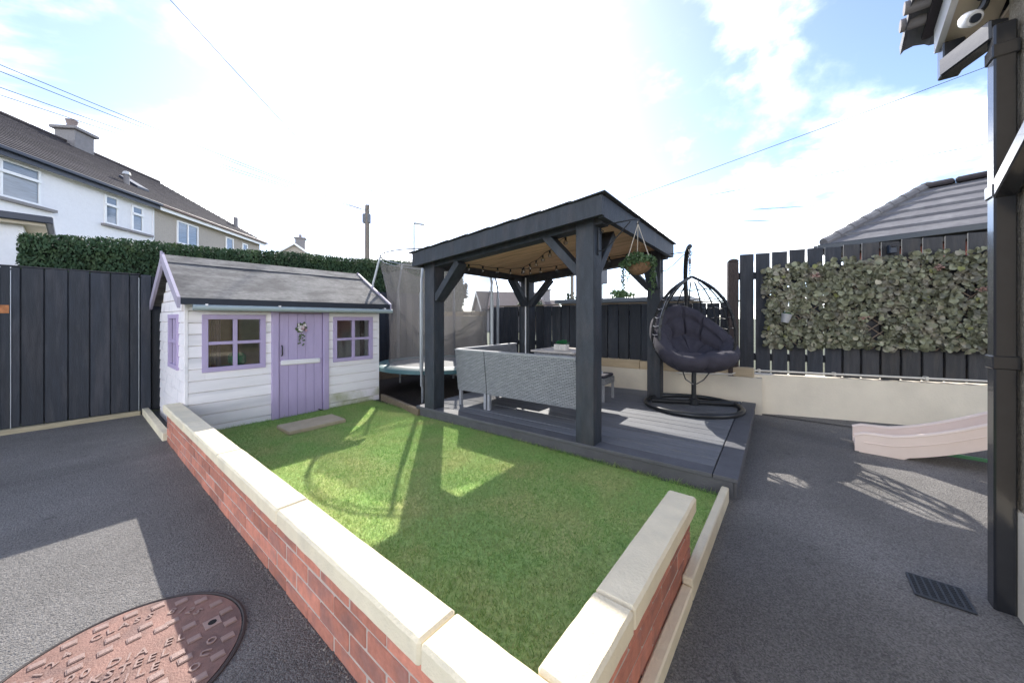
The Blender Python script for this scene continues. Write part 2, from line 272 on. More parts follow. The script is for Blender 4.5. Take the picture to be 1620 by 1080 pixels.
# ------------------------------------------------------------------ helpers
W = {}
def thing(name, label, cat, loc=(0, 0, 0), rz=0.0, group=None):
    o = bpy.data.objects.new(name, None); col.objects.link(o); o.empty_display_size = .1
    o.location = loc; o.rotation_euler = (0, 0, rz); W[o.name] = Matrix.Translation(loc) @ Matrix.Rotation(rz, 4, 'Z')
    return tag(o, label, cat, group)
def tag(o, label=None, cat=None, group=None, kind=None):
    if label: o['label'] = label
    if cat: o['category'] = cat
    if group: o['group'] = group
    if kind: o['kind'] = kind
    return o
class MB:
    def __init__(s): s.v = []; s.f = []
    def add(s, vs, fs, T=None):
        n = len(s.v); s.v += [tuple(T @ Vector(p)) if T else tuple(p) for p in vs]; s.f += [tuple(i + n for i in f) for f in fs]; return s
    def box(s, x0, x1, y0, y1, z0, z1, b=0.0, T=None):
        if b <= 0:
            vs = [(x0, y0, z0), (x1, y0, z0), (x1, y1, z0), (x0, y1, z0), (x0, y0, z1), (x1, y0, z1), (x1, y1, z1), (x0, y1, z1)]
            fs = [(0, 3, 2, 1), (4, 5, 6, 7), (0, 1, 5, 4), (1, 2, 6, 5), (2, 3, 7, 6), (3, 0, 4, 7)]
            return s.add(vs, fs, T)
        bm = bmesh.new(); bmesh.ops.create_cube(bm, size=1)
        bmesh.ops.scale(bm, vec=(x1 - x0, y1 - y0, z1 - z0), verts=bm.verts); bmesh.ops.translate(bm, vec=((x0 + x1) / 2, (y0 + y1) / 2, (z0 + z1) / 2), verts=bm.verts)
        bmesh.ops.bevel(bm, geom=bm.edges[:], offset=b, segments=1, affect='EDGES', profile=.5)
        bm.verts.index_update(); s.add([v.co[:] for v in bm.verts], [tuple(v.index for v in f.verts) for f in bm.faces], T); bm.free(); return s
    def beam(s, a, b_, wd, hd, bev=0.0, up=(0, 0, 1)):
        a = Vector(a); b_ = Vector(b_); d = b_ - a; L = d.length; y = d.normalized(); x = y.cross(Vector(up))
        if x.length < 1e-4: x = y.cross(Vector((0, 1, 0)))
        x.normalize(); z = x.cross(y); T = Matrix((x, y, z)).transposed().to_4x4(); T.translation = a
        return s.box(-wd / 2, wd / 2, 0, L, -hd / 2, hd / 2, bev, T)
    def tube(s, pts, r, n=8, closed=False, cap=True):
        pts = [Vector(p) for p in pts]; N_ = len(pts); rs = r if isinstance(r, (list, tuple)) else [r] * N_; base = len(s.v)
        prev = None
        for i, p in enumerate(pts):
            if closed: d = pts[(i + 1) % N_] - pts[i - 1]
            else: d = pts[min(i + 1, N_ - 1)] - pts[max(i - 1, 0)]
            d.normalize()
            if prev is None:
                a = Vector((0, 0, 1)) if abs(d.z) < .9 else Vector((1, 0, 0)); x = d.cross(a).normalized()
            else:
                x = prev - d * prev.dot(d); x.normalize()
            prev = x; y = d.cross(x)
            for k in range(n):
                an = 2 * math.pi * k / n; q = p + (x * math.cos(an) + y * math.sin(an)) * rs[i]; s.v.append(tuple(q))
        m = N_ if closed else N_ - 1
        for i in range(m):
            j = (i + 1) % N_
            for k in range(n):
                l = (k + 1) % n; s.f.append((base + i * n + k, base + i * n + l, base + j * n + l, base + j * n + k))
        if cap and not closed:
            s.f.append(tuple(base + k for k in reversed(range(n)))); s.f.append(tuple(base + (N_ - 1) * n + k for k in range(n)))
        return s
    def lathe(s, prof, c=(0, 0, 0), n=24, T=None, cap=False):
        base = len(s.v); vs = []
        for r_, z_ in prof:
            for k in range(n):
                a = 2 * math.pi * k / n; vs.append((c[0] + r_ * math.cos(a), c[1] + r_ * math.sin(a), c[2] + z_))
        fs = []
        for i in range(len(prof) - 1):
            for k in range(n):
                l = (k + 1) % n; fs.append((i * n + k, i * n + l, (i + 1) * n + l, (i + 1) * n + k))
        if cap: fs += [tuple(reversed(range(n))), tuple((len(prof) - 1) * n + k for k in range(n))]
        return s.add(vs, fs, T)
    def prism(s, poly, a, b_, axis='x', T=None):
        # poly: 2D outline, extruded along axis from a to b_
        n = len(poly)
        def P(q, t): return {'x': (t, q[0], q[1]), 'y': (q[0], t, q[1]), 'z': (q[0], q[1], t)}[axis]
        vs = [P(q, a) for q in poly] + [P(q, b_) for q in poly]
        fs = [tuple(reversed(range(n))), tuple(range(n, 2 * n))] + [(i, (i + 1) % n, n + (i + 1) % n, n + i) for i in range(n)]
        return s.add(vs, fs, T)
    def mesh(s, name, m, smooth=False, inv=None):
        me = bpy.data.meshes.new(name); v = s.v
        if inv is not None: v = [tuple(inv @ Vector(p)) for p in v]
        me.from_pydata(v, [], s.f); me.materials.append(M[m])
        bm = bmesh.new(); bm.from_mesh(me); bmesh.ops.recalc_face_normals(bm, faces=bm.faces); bm.to_mesh(me); bm.free()
        if smooth:
            me.polygons.foreach_set('use_smooth', [True] * len(me.polygons))
            try: me.set_sharp_from_angle(angle=R(40))
            except Exception: pass
        return me
    def build(s, name, m, parent=None, smooth=False):
        inv = W[parent.name].inverted() if parent else None
        o = bpy.data.objects.new(name, s.mesh(name, m, smooth, inv)); col.objects.link(o)
        if parent: o.parent = parent; W[o.name] = W[parent.name]
        else: W[o.name] = Matrix.Identity(4)
        return o
def inst(name, me, mw, parent):
    o = bpy.data.objects.new(name, me); col.objects.link(o); o.parent = parent
    o.matrix_basis = W[parent.name].inverted() @ mw; W[o.name] = mw; return o
def struct(o, label=None): return tag(o, label, None, None, 'structure')
def TR(x, y, z, rz=0.0): return Matrix.Translation((x, y, z)) @ Matrix.Rotation(rz, 4, 'Z')
F2 = (math.cos(TH), math.sin(TH)); R2 = (math.sin(TH), -math.cos(TH))
def at(u, v, t):               # a point t metres ahead of the camera in the direction of photo pixel (u, v)
    k = (u - 810) / 560
    return Vector(((F2[0] + R2[0] * k) * t, (F2[1] + R2[1] * k) * t, 1.2 - (v - 503) / 560 * t))
def jit(a): return random.uniform(-a, a)

# ------------------------------------------------------------------ setting
struct(MB().box(-600, 600, -600, 600, -.30, -.05).build('ground', 'ground'))
struct(MB().box(-9, 5.40, -6, 6.44, -.04, 0).add([(5.40, -6, 0), (8.2, -6, 0), (5.36, .5, 0), (5.40, .5, -.04)], [(0, 1, 2)]).build('driveway', 'asphalt'))
LZ = .035
struct(MB().box(.685, 2.66, .47, 4.72, .004, LZ).box(1.835, 2.66, .385, .47, .004, LZ).build('lawn', 'soil'))
struct(MB().box(2.66, 4.95, 3.45, 6.36, .004, .03).build('bark_bed', 'bark'))
# grass blades
def grass():
    n = 210000
    x = rng.uniform(.69, 2.68, n); y = rng.uniform(.39, 4.70, n)
    keep = (y > .475) | (x > 1.84); x = x[keep]; y = y[keep]; n = len(x)
    patch = np.array([mnoise.noise((a * 1.7, b * 1.7, 3)) for a, b in zip(x[::40], y[::40])]).repeat(40)[:n]
    hgt = rng.uniform(.008, .022, n); hgt[rng.random(n) < .06] *= 1.6
    edge = (x < .73) | (x > 2.63) | ((y < .51) & (x < 1.85)) | (y > 4.66); hgt[edge & (rng.random(n) < .6)] *= 1.8; hgt *= 1 + .45 * patch
    a = rng.uniform(0, 2 * np.pi, n); lean = rng.uniform(.4, 1.5, n) * hgt; wd = rng.uniform(.0007, .0015, n)
    la = rng.uniform(0, 2 * np.pi, n)
    dx = np.cos(a) * wd; dy = np.sin(a) * wd; lx = np.cos(la) * lean; ly = np.sin(la) * lean; z0 = np.full(n, LZ - .004)
    V = np.empty((n, 5, 3))
    V[:, 0] = np.c_[x - dx, y - dy, z0]; V[:, 1] = np.c_[x + dx, y + dy, z0]
    V[:, 2] = np.c_[x - dx * .8 + lx * .4, y - dy * .8 + ly * .4, z0 + hgt * .6]; V[:, 3] = np.c_[x + dx * .8 + lx * .4, y + dy * .8 + ly * .4, z0 + hgt * .6]
    V[:, 4] = np.c_[x + lx, y + ly, z0 + hgt]
    me = bpy.data.meshes.new('grass'); b = np.arange(n) * 5
    me.vertices.add(n * 5); me.vertices.foreach_set('co', V.reshape(-1))
    q = np.stack([b, b + 1, b + 3, b + 2], 1); t = np.stack([b + 2, b + 3, b + 4], 1)
    li = np.concatenate([q.reshape(-1), t.reshape(-1)]); me.loops.add(len(li)); me.loops.foreach_set('vertex_index', li)
    me.polygons.add(2 * n); me.polygons.foreach_set('loop_start', np.concatenate([np.arange(n) * 4, 4 * n + np.arange(n) * 3]))
    me.update(calc_edges=True)
    r = np.clip(rng.random(n) * .93 + (patch * .12) + (rng.random(n) < .03) * .3, 0, 1).repeat(5)
    at_ = me.attributes.new('rnd', 'FLOAT', 'POINT'); at_.data.foreach_set('value', r.astype(np.float32))
    me.materials.append(M['grass'])
    o = bpy.data.objects.new('grass', me); col.objects.link(o); tag(o, 'short mown green grass of the small lawn', 'grass', None, 'stuff')
grass()

# ------------------------------------------------------------------ low brick wall with cream coping
brick_me = MB().box(-.1075, .1075, -.045, .045, -.0325, .0325, .003).mesh('brick', 'brick')
half_me = MB().box(-.05, .05, -.045, .045, -.0325, .0325, .003).mesh('brick', 'brick')
def brick_run(th, p0, d, length, z0=-.012, courses=4):
    rz = math.atan2(d[1], d[0])
    for c in range(courses):
        z = z0 + .0325 + c * .075; s = .1125 if c % 2 == 0 else .0
        k = s
        while k < length + .02:
            me = brick_me; kk = k
            if k < .05: me = half_me; kk = .055
            if k > length - .06: me = half_me; kk = min(k - .055, length - .05)
            inst('brick', me, TR(p0[0] + d[0] * kk, p0[1] + d[1] * kk, z, rz + jit(.006)) @ Matrix.Translation((jit(.002), jit(.0016), jit(.0018))), th)
            k += .225
def coping_run(th, x0, x1, y0, y1, z0, z1):
    mb_ = MB().box(x0, x1, y0, y1, z0, z1, .009); bm_ = bmesh.new(); me_ = mb_.mesh('coping_stone', 'coping'); bm_.from_mesh(me_)
    ed = [e for e in bm_.edges if e.calc_length() > .2]; bmesh.ops.subdivide_edges(bm_, edges=ed, cuts=int(max(x1 - x0, y1 - y0) / .03), use_grid_fill=True)
    for v_ in bm_.verts: v_.co += Vector((mnoise.noise(v_.co * 17), mnoise.noise(v_.co * 17 + Vector((5, 5, 5))), mnoise.noise(v_.co * 13 + Vector((9, 1, 4))))) * .0014
    inv_ = W[th.name].inverted(); bm_.transform(inv_); bm_.to_mesh(me_); bm_.free(); o_ = bpy.data.objects.new('coping_stone', me_); col.objects.link(o_); o_.parent = th; W[o_.name] = W[th.name]
wl_ = thing('brick_wall', 'long low red brick wall with cream coping running to the playhouse', 'wall', (.635, .42, 0))
MB().box(.5955, .6785, .40, 4.76, -.03, .288).build('mortar_core', 'mortar', wl_)
brick_run(wl_, (.637, .395), (0, 1), 4.38)
ys = [.362, .762, 1.775, 2.785, 3.795, 4.80]
for a, b in zip(ys, ys[1:]): coping_run(wl_, .565 + jit(.001), .698 + jit(.001), a + .0015, b - .0015, .286, .36 + jit(.001))
wr_ = thing('brick_wall', 'short low red brick wall with cream coping ending beside the kerb', 'wall', (1.2, .42, 0))
MB().box(.69, 1.815, .3885, .4715, -.03, .288).build('mortar_core', 'mortar', wr_)
brick_run(wr_, (.70, .43), (1, 0), 1.12)
for a, b in ((.700, 1.02), (1.02, 1.845)): coping_run(wr_, a + .0015, b - .0015, .362 + jit(.001), .487 + jit(.001), .286, .36)
for (x0, x1, y0, y1, z, lab) in ((.60, 2.70, .338, .382, .062, 'cream concrete edging strip along the foot of the short brick wall'), (.565, .625, 4.82, 6.36, .075, 'cream concrete edging strip beside the playhouse end wall')):
    k_ = thing('edging_kerb', lab, 'kerb', ((x0 + x1) / 2, (y0 + y1) / 2, 0))
    lx, ly = x1 - x0, y1 - y0; n = max(1, round(max(lx, ly) / .9))
    for i in range(n):
        if lx > ly: MB().box(x0 + lx * i / n + .002, x0 + lx * (i + 1) / n - .002, y0, y1, -.04, z + .03 * (i == n - 1 and lx > 1.5), .006).build('edging_stone', 'coping', k_)
        else: MB().box(x0, x1, y0 + ly * i / n + .002, y0 + ly * (i + 1) / n - .002, -.04, z, .006).build('edging_stone', 'coping', k_)
gm = MB()
def grit(x, y, r_, z=0.0):
    q_ = [Vector((math.cos(a_) * r_ * random.uniform(.7, 1.2), math.sin(a_) * r_ * random.uniform(.7, 1.2), 0)) for a_ in (0, 1.3, 2.5, 3.8, 5.0)]
    n_ = len(gm.v); gm.v += [(x + v_.x, y + v_.y, z) for v_ in q_] + [(x + jit(r_ * .3), y + jit(r_ * .3), z + r_ * random.uniform(.6, 1.1))]; gm.f += [(n_ + i_, n_ + (i_ + 1) % 5, n_ + 5) for i_ in range(5)]
for k in range(520): grit(.588 - abs(random.gauss(0, .012)), random.uniform(.4, 4.7), random.uniform(.002, .007))
for k in range(120): grit(random.uniform(.7, 2.7), .335 - abs(random.gauss(0, .012)), random.uniform(.002, .006))
for k in range(420): grit(random.uniform(-.9, .56), random.uniform(.9, 6.2), random.uniform(.0015, .0045))
for k in range(420): grit(random.uniform(1.2, 5.2), random.uniform(-1.6, .3), random.uniform(.0015, .0045))
go_ = gm.build('loose_grit', 'grit'); tag(go_, 'loose grit scattered on the tarmac along the wall foot', 'grit', None, 'stuff')
sl = MB().box(1.36, 1.93, 3.92, 4.26, .01, .075, .006).build('stepping_slab', 'slab'); tag(sl, 'sandy rectangular stepping slab in the grass before the purple door', 'slab')
sp_ = MB().beam((2.80, 4.62, .05), (2.61, 3.50, .05), .05, .13, .006).build('timber_edging', 'sleeper'); tag(sp_, 'brown timber edging board between playhouse and deck', 'edging')

# ------------------------------------------------------------------ left gate and fence
gt = thing('boarded_gate', 'dark painted driveway gate of wide upright boards', 'gate', (.1, 6.4, 0))
xs = [-1.32, -1.14, -.97, -.79, -.62, -.45, -.385, -.322, -.172, -.009, .147, .307, .462, .548]
for a, b in zip(xs, xs[1:]):
    d_ = jit(.003); MB().box(a + .004, b - .004, 6.385 + d_, 6.41 + d_, .055, 1.735 + jit(.003), .004).build('board', 'dark_fence', gt)
MB().box(-1.32, .548, 6.412, 6.45, .08, 1.72).build('backing_frame', 'dark_fence', gt)
MB().box(-1.32, .55, 6.383, 6.455, 1.738, 1.752, .003).build('top_cap', 'dark_fence_grey', gt)
for xh in (-.383, .54):
    MB().tube([(xh, 6.374, .05), (xh, 6.374, 1.70)], .004, 6).build('hinge_line', 'galv', gt)
MB().box(-.56, -.392, 6.375, 6.384, 1.25, 1.335, .002).build('worn_plate', 'terracotta', gt)['label'] = 'orange worn patch of bare wood'
mat('bare_wood', (.42, .17, .07), .9, .4, 30, .3, 60); 
for o in gt.children:
    if o.name.startswith('worn_plate'): o.data.materials[0] = M['bare_wood']
ss = MB().box(-1.35, .55, 6.33, 6.40, -.02, .05, .006).build('timber_sill', 'pale_timber'); tag(ss, 'pale weathered timber sill laid along the foot of the dark gate', 'timber')
gp = MB().box(.555, .645, 6.36, 6.46, -.05, 1.74, .006).build('gate_post', 'dark_fence'); tag(gp, 'dark square gate post between gate and playhouse', 'post')
fb_ = thing('board_fence', 'dark board fence behind the playhouse below the hedge', 'fence', (2.8, 6.4, 0))
x = .655
while x < 4.9:
    MB().box(x, x + .15, 6.41, 6.43, .03, 1.72 + jit(.006), .003).build('board', 'dark_fence', fb_); x += .158
MB().box(.66, 4.92, 6.432, 6.47, .35, .43).box(.66, 4.92, 6.432, 6.47, 1.35, 1.43).build('rail', 'dark_fence', fb_)
bs_ = MB().beam((2.85, 6.2, .10), (4.75, 6.2, .10), .1, .2, .008).build('timber_sleeper', 'sleeper'); tag(bs_, 'old timber sleeper lying behind the trampoline by the fence', 'sleeper')

# ------------------------------------------------------------------ rear cream wall and fences
A2 = Vector((5.35, .30, 0)); D2 = Vector((-.0872, .9962, 0)); P2 = Vector((.9962, .0872, 0))
Ar = Vector((5.40, .55, 0)); Dr = Vector((.29, -.957, 0)); Pr = Vector((.957, .29, 0))
def seg(o, d, p): # frame: x along d, y along p (away from the garden)
    T = Matrix((d, p, Vector((0, 0, 1)))).transposed().to_4x4(); T.translation = o; return T
TL = seg(A2, D2, P2); TRt = seg(Ar, Dr, Pr)
rw = thing('rendered_wall', 'low cream rendered wall with ledge behind deck and egg chair', 'wall', tuple(A2))
MB().box(.02, 4.4, 0, .22, -.05, .45, 0, TL).build('wall', 'cream_wall', rw)
for i in range(6): MB().box(.10 + i * .7, .10 + i * .7 + .695, .03 + jit(.006), .22, .45, .575 + jit(.015), .01, TL).build('ledge_stone', 'wall_cap', rw)
rw2 = thing('rendered_wall', 'low cream rendered wall behind the pink slide', 'wall', tuple(Ar))
MB().box(-.28, 4.2, 0, .22, -.05, .485, .004, TRt).build('wall', 'cream_wall', rw2)
bf = thing('board_fence', 'dark board fence on the cream wall behind the pergola', 'fence', tuple(A2 + Vector((0, 0, .45))))
s = .30; i = 0
while s < 4.3:
    wd_ = random.uniform(.135, .175); MB().box(s, s + wd_, .10 + (i % 2) * .004, .125 + (i % 2) * .004, .54, 1.405 + jit(.012), .003, TL).build('board', 'dark_fence', bf); s += wd_ + random.choice([.006, .012, .016]); i += 1
for z in (.72, 1.24): MB().box(.3, 4.3, .132, .18, z, z + .08, 0, TL).build('rail', 'dark_fence', bf)
MB().box(.25, 4.35, .085, .17, 1.415, 1.432, .003, TL).build('cap_rail', 'sleeper', bf)
ft = MB().box(-.14, -.02, -.02, .10, .40, 1.93, .01, TRt)
ft.prism([(.0 + .06 * math.cos(a) - .08, 1.93 + .035 * math.sin(a)) for a in [math.pi * k / 10 for k in range(11)]], -.018, .098, 'y', TRt)
ft = ft.build('fence_post', 'brown_post'); tag(ft, 'brown round topped fence post at the end of the tall fence', 'post')
rf = thing('board_fence', 'tall dark fence of spaced boards carrying the leafy trellis', 'fence', tuple(Ar + Vector((0, 0, .45))))
s = .0; i = 0
while s < 4.0:
    wd_ = .153 + jit(.006); top = 2.015 + s * .045 + jit(.008)
    MB().box(s, s + wd_, .03, .052, .50 + jit(.01), top, .003, TRt).build('board', 'dark_fence' if s < .9 else 'dark_fence_grey', rf); s += wd_ + .022; i += 1
for z in (.66, 1.70): MB().box(-.02, 4.05, .054, .10, z, z + .09, 0, TRt).build('rail', 'dark_fence', rf)
for k in range(5, 22): MB().box(k * .175 + .115, k * .175 + .225, .102, .120, .50, 1.80 + k * .008, .003, TRt).build('back_board', 'dark_fence_grey', rf)
pp = thing('water_pipe', 'thin cream pipe clipped along the foot of the tall fence', 'pipe', tuple(Ar + Vector((0, 0, .5))))
MB().tube([TRt @ Vector(p) for p in [(-.75, -.012, .455), (-.30, -.012, .462), (-.10, -.015, .475), (.0, -.015, .53), (.06, -.015, .537), (4.0, -.015, .535)]], .012, 8).build('pipe', 'cream_pipe', pp, True)
for s in (.2, .95, 1.75, 2.5): MB().box(s - .012, s + .012, -.03, .03, .515, .557, .003, TRt).build('clip', 'cream_pipe', pp)
# trellis with leaves
tr_ = thing('leafy_trellis', 'expanding willow trellis thick with grey green round leaves on fence', 'trellis', tuple(TRt @ Vector((.28, 0, .83))))
def tz0(s): return .84
def tz1(s): return 1.80 + (s - .28) * .055
S0, S1 = .28, 2.62
for sgn in (1, -1):
    c = -3.0
    while c < 6:
        pts = []
        for k in range(0, 201):
            s = S0 + (S1 - S0) * k / 200; z = c + sgn * (s - S0) * .85
            if tz0(s) <= z <= tz1(s): pts.append((s, z))
        if len(pts) > 6:
            (a, za), (b, zb) = pts[0], pts[-1]
            MB().beam(TRt @ Vector((a, .006 - .006 * sgn - .004, za)), TRt @ Vector((b, .006 - .006 * sgn - .004, zb)), .010, .005, 0, up=tuple(Pr)).build('slat', 'lattice', tr_)
        c += .115
def leaf_mesh(name, m, L=.08, Wd=.075):
    prof = [(0, 0), (.28, .38), (.55, .5), (.82, .36), (1, 0)]
    vs = [(0, 0, 0)]; 
    left = [(-w * Wd, t * L, .012 * (1 - abs(2 * t - 1)) + .14 * w * Wd) for t, w in prof[1:-1]]; right = [(w * Wd, t * L, .012 * (1 - abs(2 * t - 1)) + .14 * w * Wd) for t, w in prof[1:-1]]
    mid = [(0, t * L, .0) for t, w in prof[1:-1]]
    vs = [(0, 0, 0)] + left + mid + right + [(0, L, -.006)]
    fs = [(0, 4, 1), (0, 7, 4), (1, 4, 5, 2), (2, 5, 6, 3), (4, 7, 8, 5), (5, 8, 9, 6), (3, 6, 10), (6, 9, 10)]
    me = bpy.data.meshes.new(name); me.from_pydata(vs, [], fs); me.materials.append(M[m]); me.polygons.foreach_set('use_smooth', [True] * len(fs)); return me
ivy_meshes = [leaf_mesh('leaf', 'ivy', .070, .074), leaf_mesh('leaf', 'ivy', .052, .050), leaf_mesh('leaf', 'ivy', .062, .06)]
ivy_y = leaf_mesh('leaf', 'ivy_yellow', .06, .055)
def leaf_at():
    s = random.uniform(S0 - .02, S1); z = random.uniform(.86, tz1(s) + .03); return s, z
def leaf_matrix(s, z, off):
    T = TRt @ Matrix.Translation((s, off, z)) @ Matrix.Rotation(R(90) + jit(.55), 4, 'X') @ Matrix.Rotation(jit(.55), 4, 'Y') @ Matrix.Rotation(random.choice([R(180), R(180), R(120), R(240), R(60), R(-60), 0]) + jit(.5), 4, 'Z')
    return T @ Matrix.Scale(random.uniform(.6, 1.15), 4)
cand = []
for k in range(30000):
    s, z = leaf_at()
    if mnoise.noise((s * 4.2, z * 4.2, 1.3)) < -.42 and z < 1.6: continue
    
    cand.append((s, z))
    if len(cand) >= 3700: break
for i, (s, z) in enumerate(cand[:300]):
    inst('leaf', ivy_y if random.random() < .05 else random.choice(ivy_meshes), leaf_matrix(s, z, random.uniform(-.055, -.03)), tr_)
lm = MB()
for s, z in cand[300:]:
    me = random.choice(ivy_meshes); lm.add([v.co[:] for v in me.vertices], [tuple(p.vertices) for p in me.polygons], leaf_matrix(s, z, random.uniform(-.04, -.008)))
lo = lm.build('leaves', 'ivy', tr_, True); lo['kind'] = 'stuff'
def plane_s(u, v, o, d):
    k = (u - 810) / 560; rx = F2[0] + R2[0] * k; ry = F2[1] + R2[1] * k
    det = rx * (-d[1]) + d[0] * ry; t = (o[0] * (-d[1]) + d[0] * o[1]) / det; s = (rx * o[1] - ry * o[0]) / det
    return s, 1.2 - (v - 503) / 560 * t
for (u, v) in ((1286, 436), (1476, 424), (1548, 457), (1362, 503)):
    s, z = plane_s(u, v, Ar, Dr); mb = MB()
    for k in range(26):
        a = random.uniform(0, 6.28); r_ = random.uniform(0, .05); T = TRt @ Matrix.Translation((s + r_ * math.cos(a), -.06 + jit(.012), z + .6 * r_ * math.sin(a))) @ Matrix.Rotation(jit(2), 4, 'X') @ Matrix.Rotation(jit(2), 4, 'Y')
        mb.add([(-.011, -.006, 0), (.011, -.006, .003), (.012, .006, 0), (-.012, .006, .003)], [(0, 1, 2, 3)], T)
    mb.build('flower_head', 'ivy_flower', tr_)
bkt = thing('hanging_bucket', 'small pale zinc bucket hanging tilted on the leafy trellis', 'bucket', tuple(TRt @ Vector((.45, -.10, 1.15))))
TB = TRt @ Matrix.Translation((.45, -.105, 1.20)) @ Matrix.Rotation(R(12), 4, 'Y')
MB().lathe([(.001, -.055), (.038, -.055), (.055, .05), (.058, .052), (.053, .05), (.036, -.045), (.001, -.045)], (0, 0, 0), 20, TB).build('pail', 'zinc', bkt, True)
MB().tube([TB @ Vector(p) for p in [(-.02, .04, .045), (0, .075, .12), (.015, .085, .22)]], .006, 6).build('strap', 'zinc', bkt, True)
mb = MB()
for k in range(30):
    a = random.uniform(0, 6.28); me = ivy_meshes[1]; mb.add([v.co[:] for v in me.vertices], [tuple(p.vertices) for p in me.polygons], TB @ Matrix.Translation((.03 * math.cos(a), .03 * math.sin(a), .045)) @ Matrix.Rotation(a, 4, 'Z') @ Matrix.Rotation(random.uniform(.2, 1.3), 4, 'X') @ Matrix.Scale(.5, 4))
mb.build('foliage', 'leaf_bright', bkt)
s, z = plane_s(1411, 394, Ar, Dr)
so = thing('solar_lamp', 'small dark blue solar lamp fixed near the top of the tall fence', 'lamp', tuple(TRt @ Vector((s, -.01, z - .05))))
MB().box(s - .032, s + .032, -.03, .031, z - .05, z + .045, .006, TRt).build('housing', 'solar', so); MB().box(s - .027, s + .027, -.05, -.028, z + .02, z + .05, .004, TRt).build('panel', 'handle', so)

# ------------------------------------------------------------------ playhouse
PX0, PX1, PY0, PY1 = .72, 2.785, 4.70, 6.18
ph = thing('playhouse', 'white clapboard playhouse with lilac trim and grey felt roof', 'playhouse', (1.75, 5.45, 0))
EV = 1.335; RZ = 1.865; RY = 5.44
def clap(x0, x1, y, nz, axis, z0, z1, m='white_paint', pos=None):
    # one lapped board, front face tilted out at the bottom
    if axis == 'x': MB().prism([(y, z0), (y - .018 * nz, z0 + .001), (y - .0185 * nz, z0 + .01), (y - .014 * nz, z1 - .009), (y - .004 * nz, z1), (y, z1)], x0, x1, 'x').build('board', m, ph)
    else: MB().prism([(pos, z0), (pos - .018, z0 + .001), (pos - .0185, z0 + .01), (pos - .014, z1 - .009), (pos - .004, z1), (pos, z1)], x0, x1, 'y').build('board', m, ph)
pitch = .117; wins = [(.835, 1.385, .645, 1.235), (2.135, 2.685, .625, 1.215)]; door = (1.462, 2.055, -.02, 1.30)
for k in range(12):
    z0 = -.015 + k * pitch; z1 = min(z0 + pitch - .003, EV + .02)
    if z0 > EV - .02: break
    cuts = [(PX0 + .012, door[0]), (door[1], PX1)]
    for (a, b) in cuts:
        segs = [(a, b)]
        for w_ in wins:
            if w_[0] > a and w_[1] < b and z1 > w_[2] + .03 and z0 < w_[3] - .03:
                segs = [(a, w_[0] + .03), (w_[1] - .03, b)]
                if z0 < w_[2]: clap(w_[0] + .031, w_[1] - .031, PY0, 1, 'x', z0, w_[2] + .03)
                if z1 > w_[3]: clap(w_[0] + .031, w_[1] - .031, PY0, 1, 'x', w_[3] - .03, z1)
        for (c, d) in segs:
            dirty = k < 2 and c > 2
            clap(c, d, PY0, 1, 'x', z0, z1, 'white_paint_dirty' if dirty else 'white_paint')
# front inner panel behind boards with openings
mb = MB()
for (a, b) in ((PX0, wins[0][0] + .02), (wins[0][1] - .02, wins[1][0] + .02), (wins[1][1] - .02, PX1)): mb.box(a, b, PY0 + .001, PY0 + .02, -.01, EV + .03)
for w_ in wins: mb.box(w_[0] + .02, w_[1] - .02, PY0 + .002, PY0 + .019, -.01, w_[2] + .02); mb.box(w_[0] + .02, w_[1] - .02, PY0 + .002, PY0 + .019, w_[3] - .02, EV + .03)
mb.build('front_wall', 'tan_wood', ph)
MB().box(PX0 + .02, PX1 - .02, PY1 - .02, PY1, 0, EV + .03).build('back_wall', 'tan_wood', ph)
MB().box(PX0 + .02, PX1 - .02, PY0 + .02, PY1 - .02, .02, .045).build('floor', 'tan_wood', ph)
MB().box(PX1 - .02, PX1 + .012, PY0, PY1, -.01, EV + .03).prism([(PY0, EV + .03), (PY1, EV + .03), (RY, RZ - .03)], PX1 - .02, PX1 + .01, 'x').build('end_wall', 'white_paint', ph)
# left gable: boards with window opening
gw = (4.97, 5.50, .66, 1.24)
for k in range(16):
    z0 = -.015 + k * pitch; z1 = z0 + pitch - .003
    if z0 > RZ - .1: break
    y0, y1 = PY0 - .003, PY1
    if z1 > EV:
        f_ = max(0, (RZ - .03 - z1) / (RZ - EV)); y0 = RY - (RY - PY0) * f_; y1 = RY + (PY1 - RY) * f_
    if y1 - y0 < .03: break
    segs = [(y0, y1)]
    if z1 > gw[2] + .03 and z0 < gw[3] - .03: 
        segs = [(y0, gw[0] + .03), (gw[1] - .03, y1)]
        if z0 < gw[2]: clap(gw[0] + .031, gw[1] - .031, 0, 1, 'y', z0, gw[2] + .03, 'white_paint', PX0)
        if z1 > gw[3]: clap(gw[0] + .031, gw[1] - .031, 0, 1, 'y', gw[3] - .03, z1, 'white_paint', PX0)
    for (c, d) in segs: clap(c, d, 0, 1, 'y', z0, z1, 'white_paint', PX0)
mb = MB(); mb.box(PX0 + .001, PX0 + .02, PY0 + .02, gw[0] + .02, -.01, EV + .03); mb.box(PX0 + .001, PX0 + .02, gw[1] - .02, PY1, -.01, EV + .03); mb.box(PX0 + .002, PX0 + .019, gw[0] + .02, gw[1] - .02, -.01, gw[2] + .02); mb.box(PX0 + .002, PX0 + .019, gw[0] + .02, gw[1] - .02, gw[3] - .02, EV + .03)
mb.prism([(PY0 + .02, EV + .03), (PY1, EV + .03), (RY, RZ - .04)], PX0 + .001, PX0 + .02, 'x'); mb.build('gable_wall', 'tan_wood', ph)
MB().box(PX0 - .018, PX0 + .012, PY0 - .022, PY0 + .0, -.01, EV, .003).build('corner_trim', 'white_paint', ph)
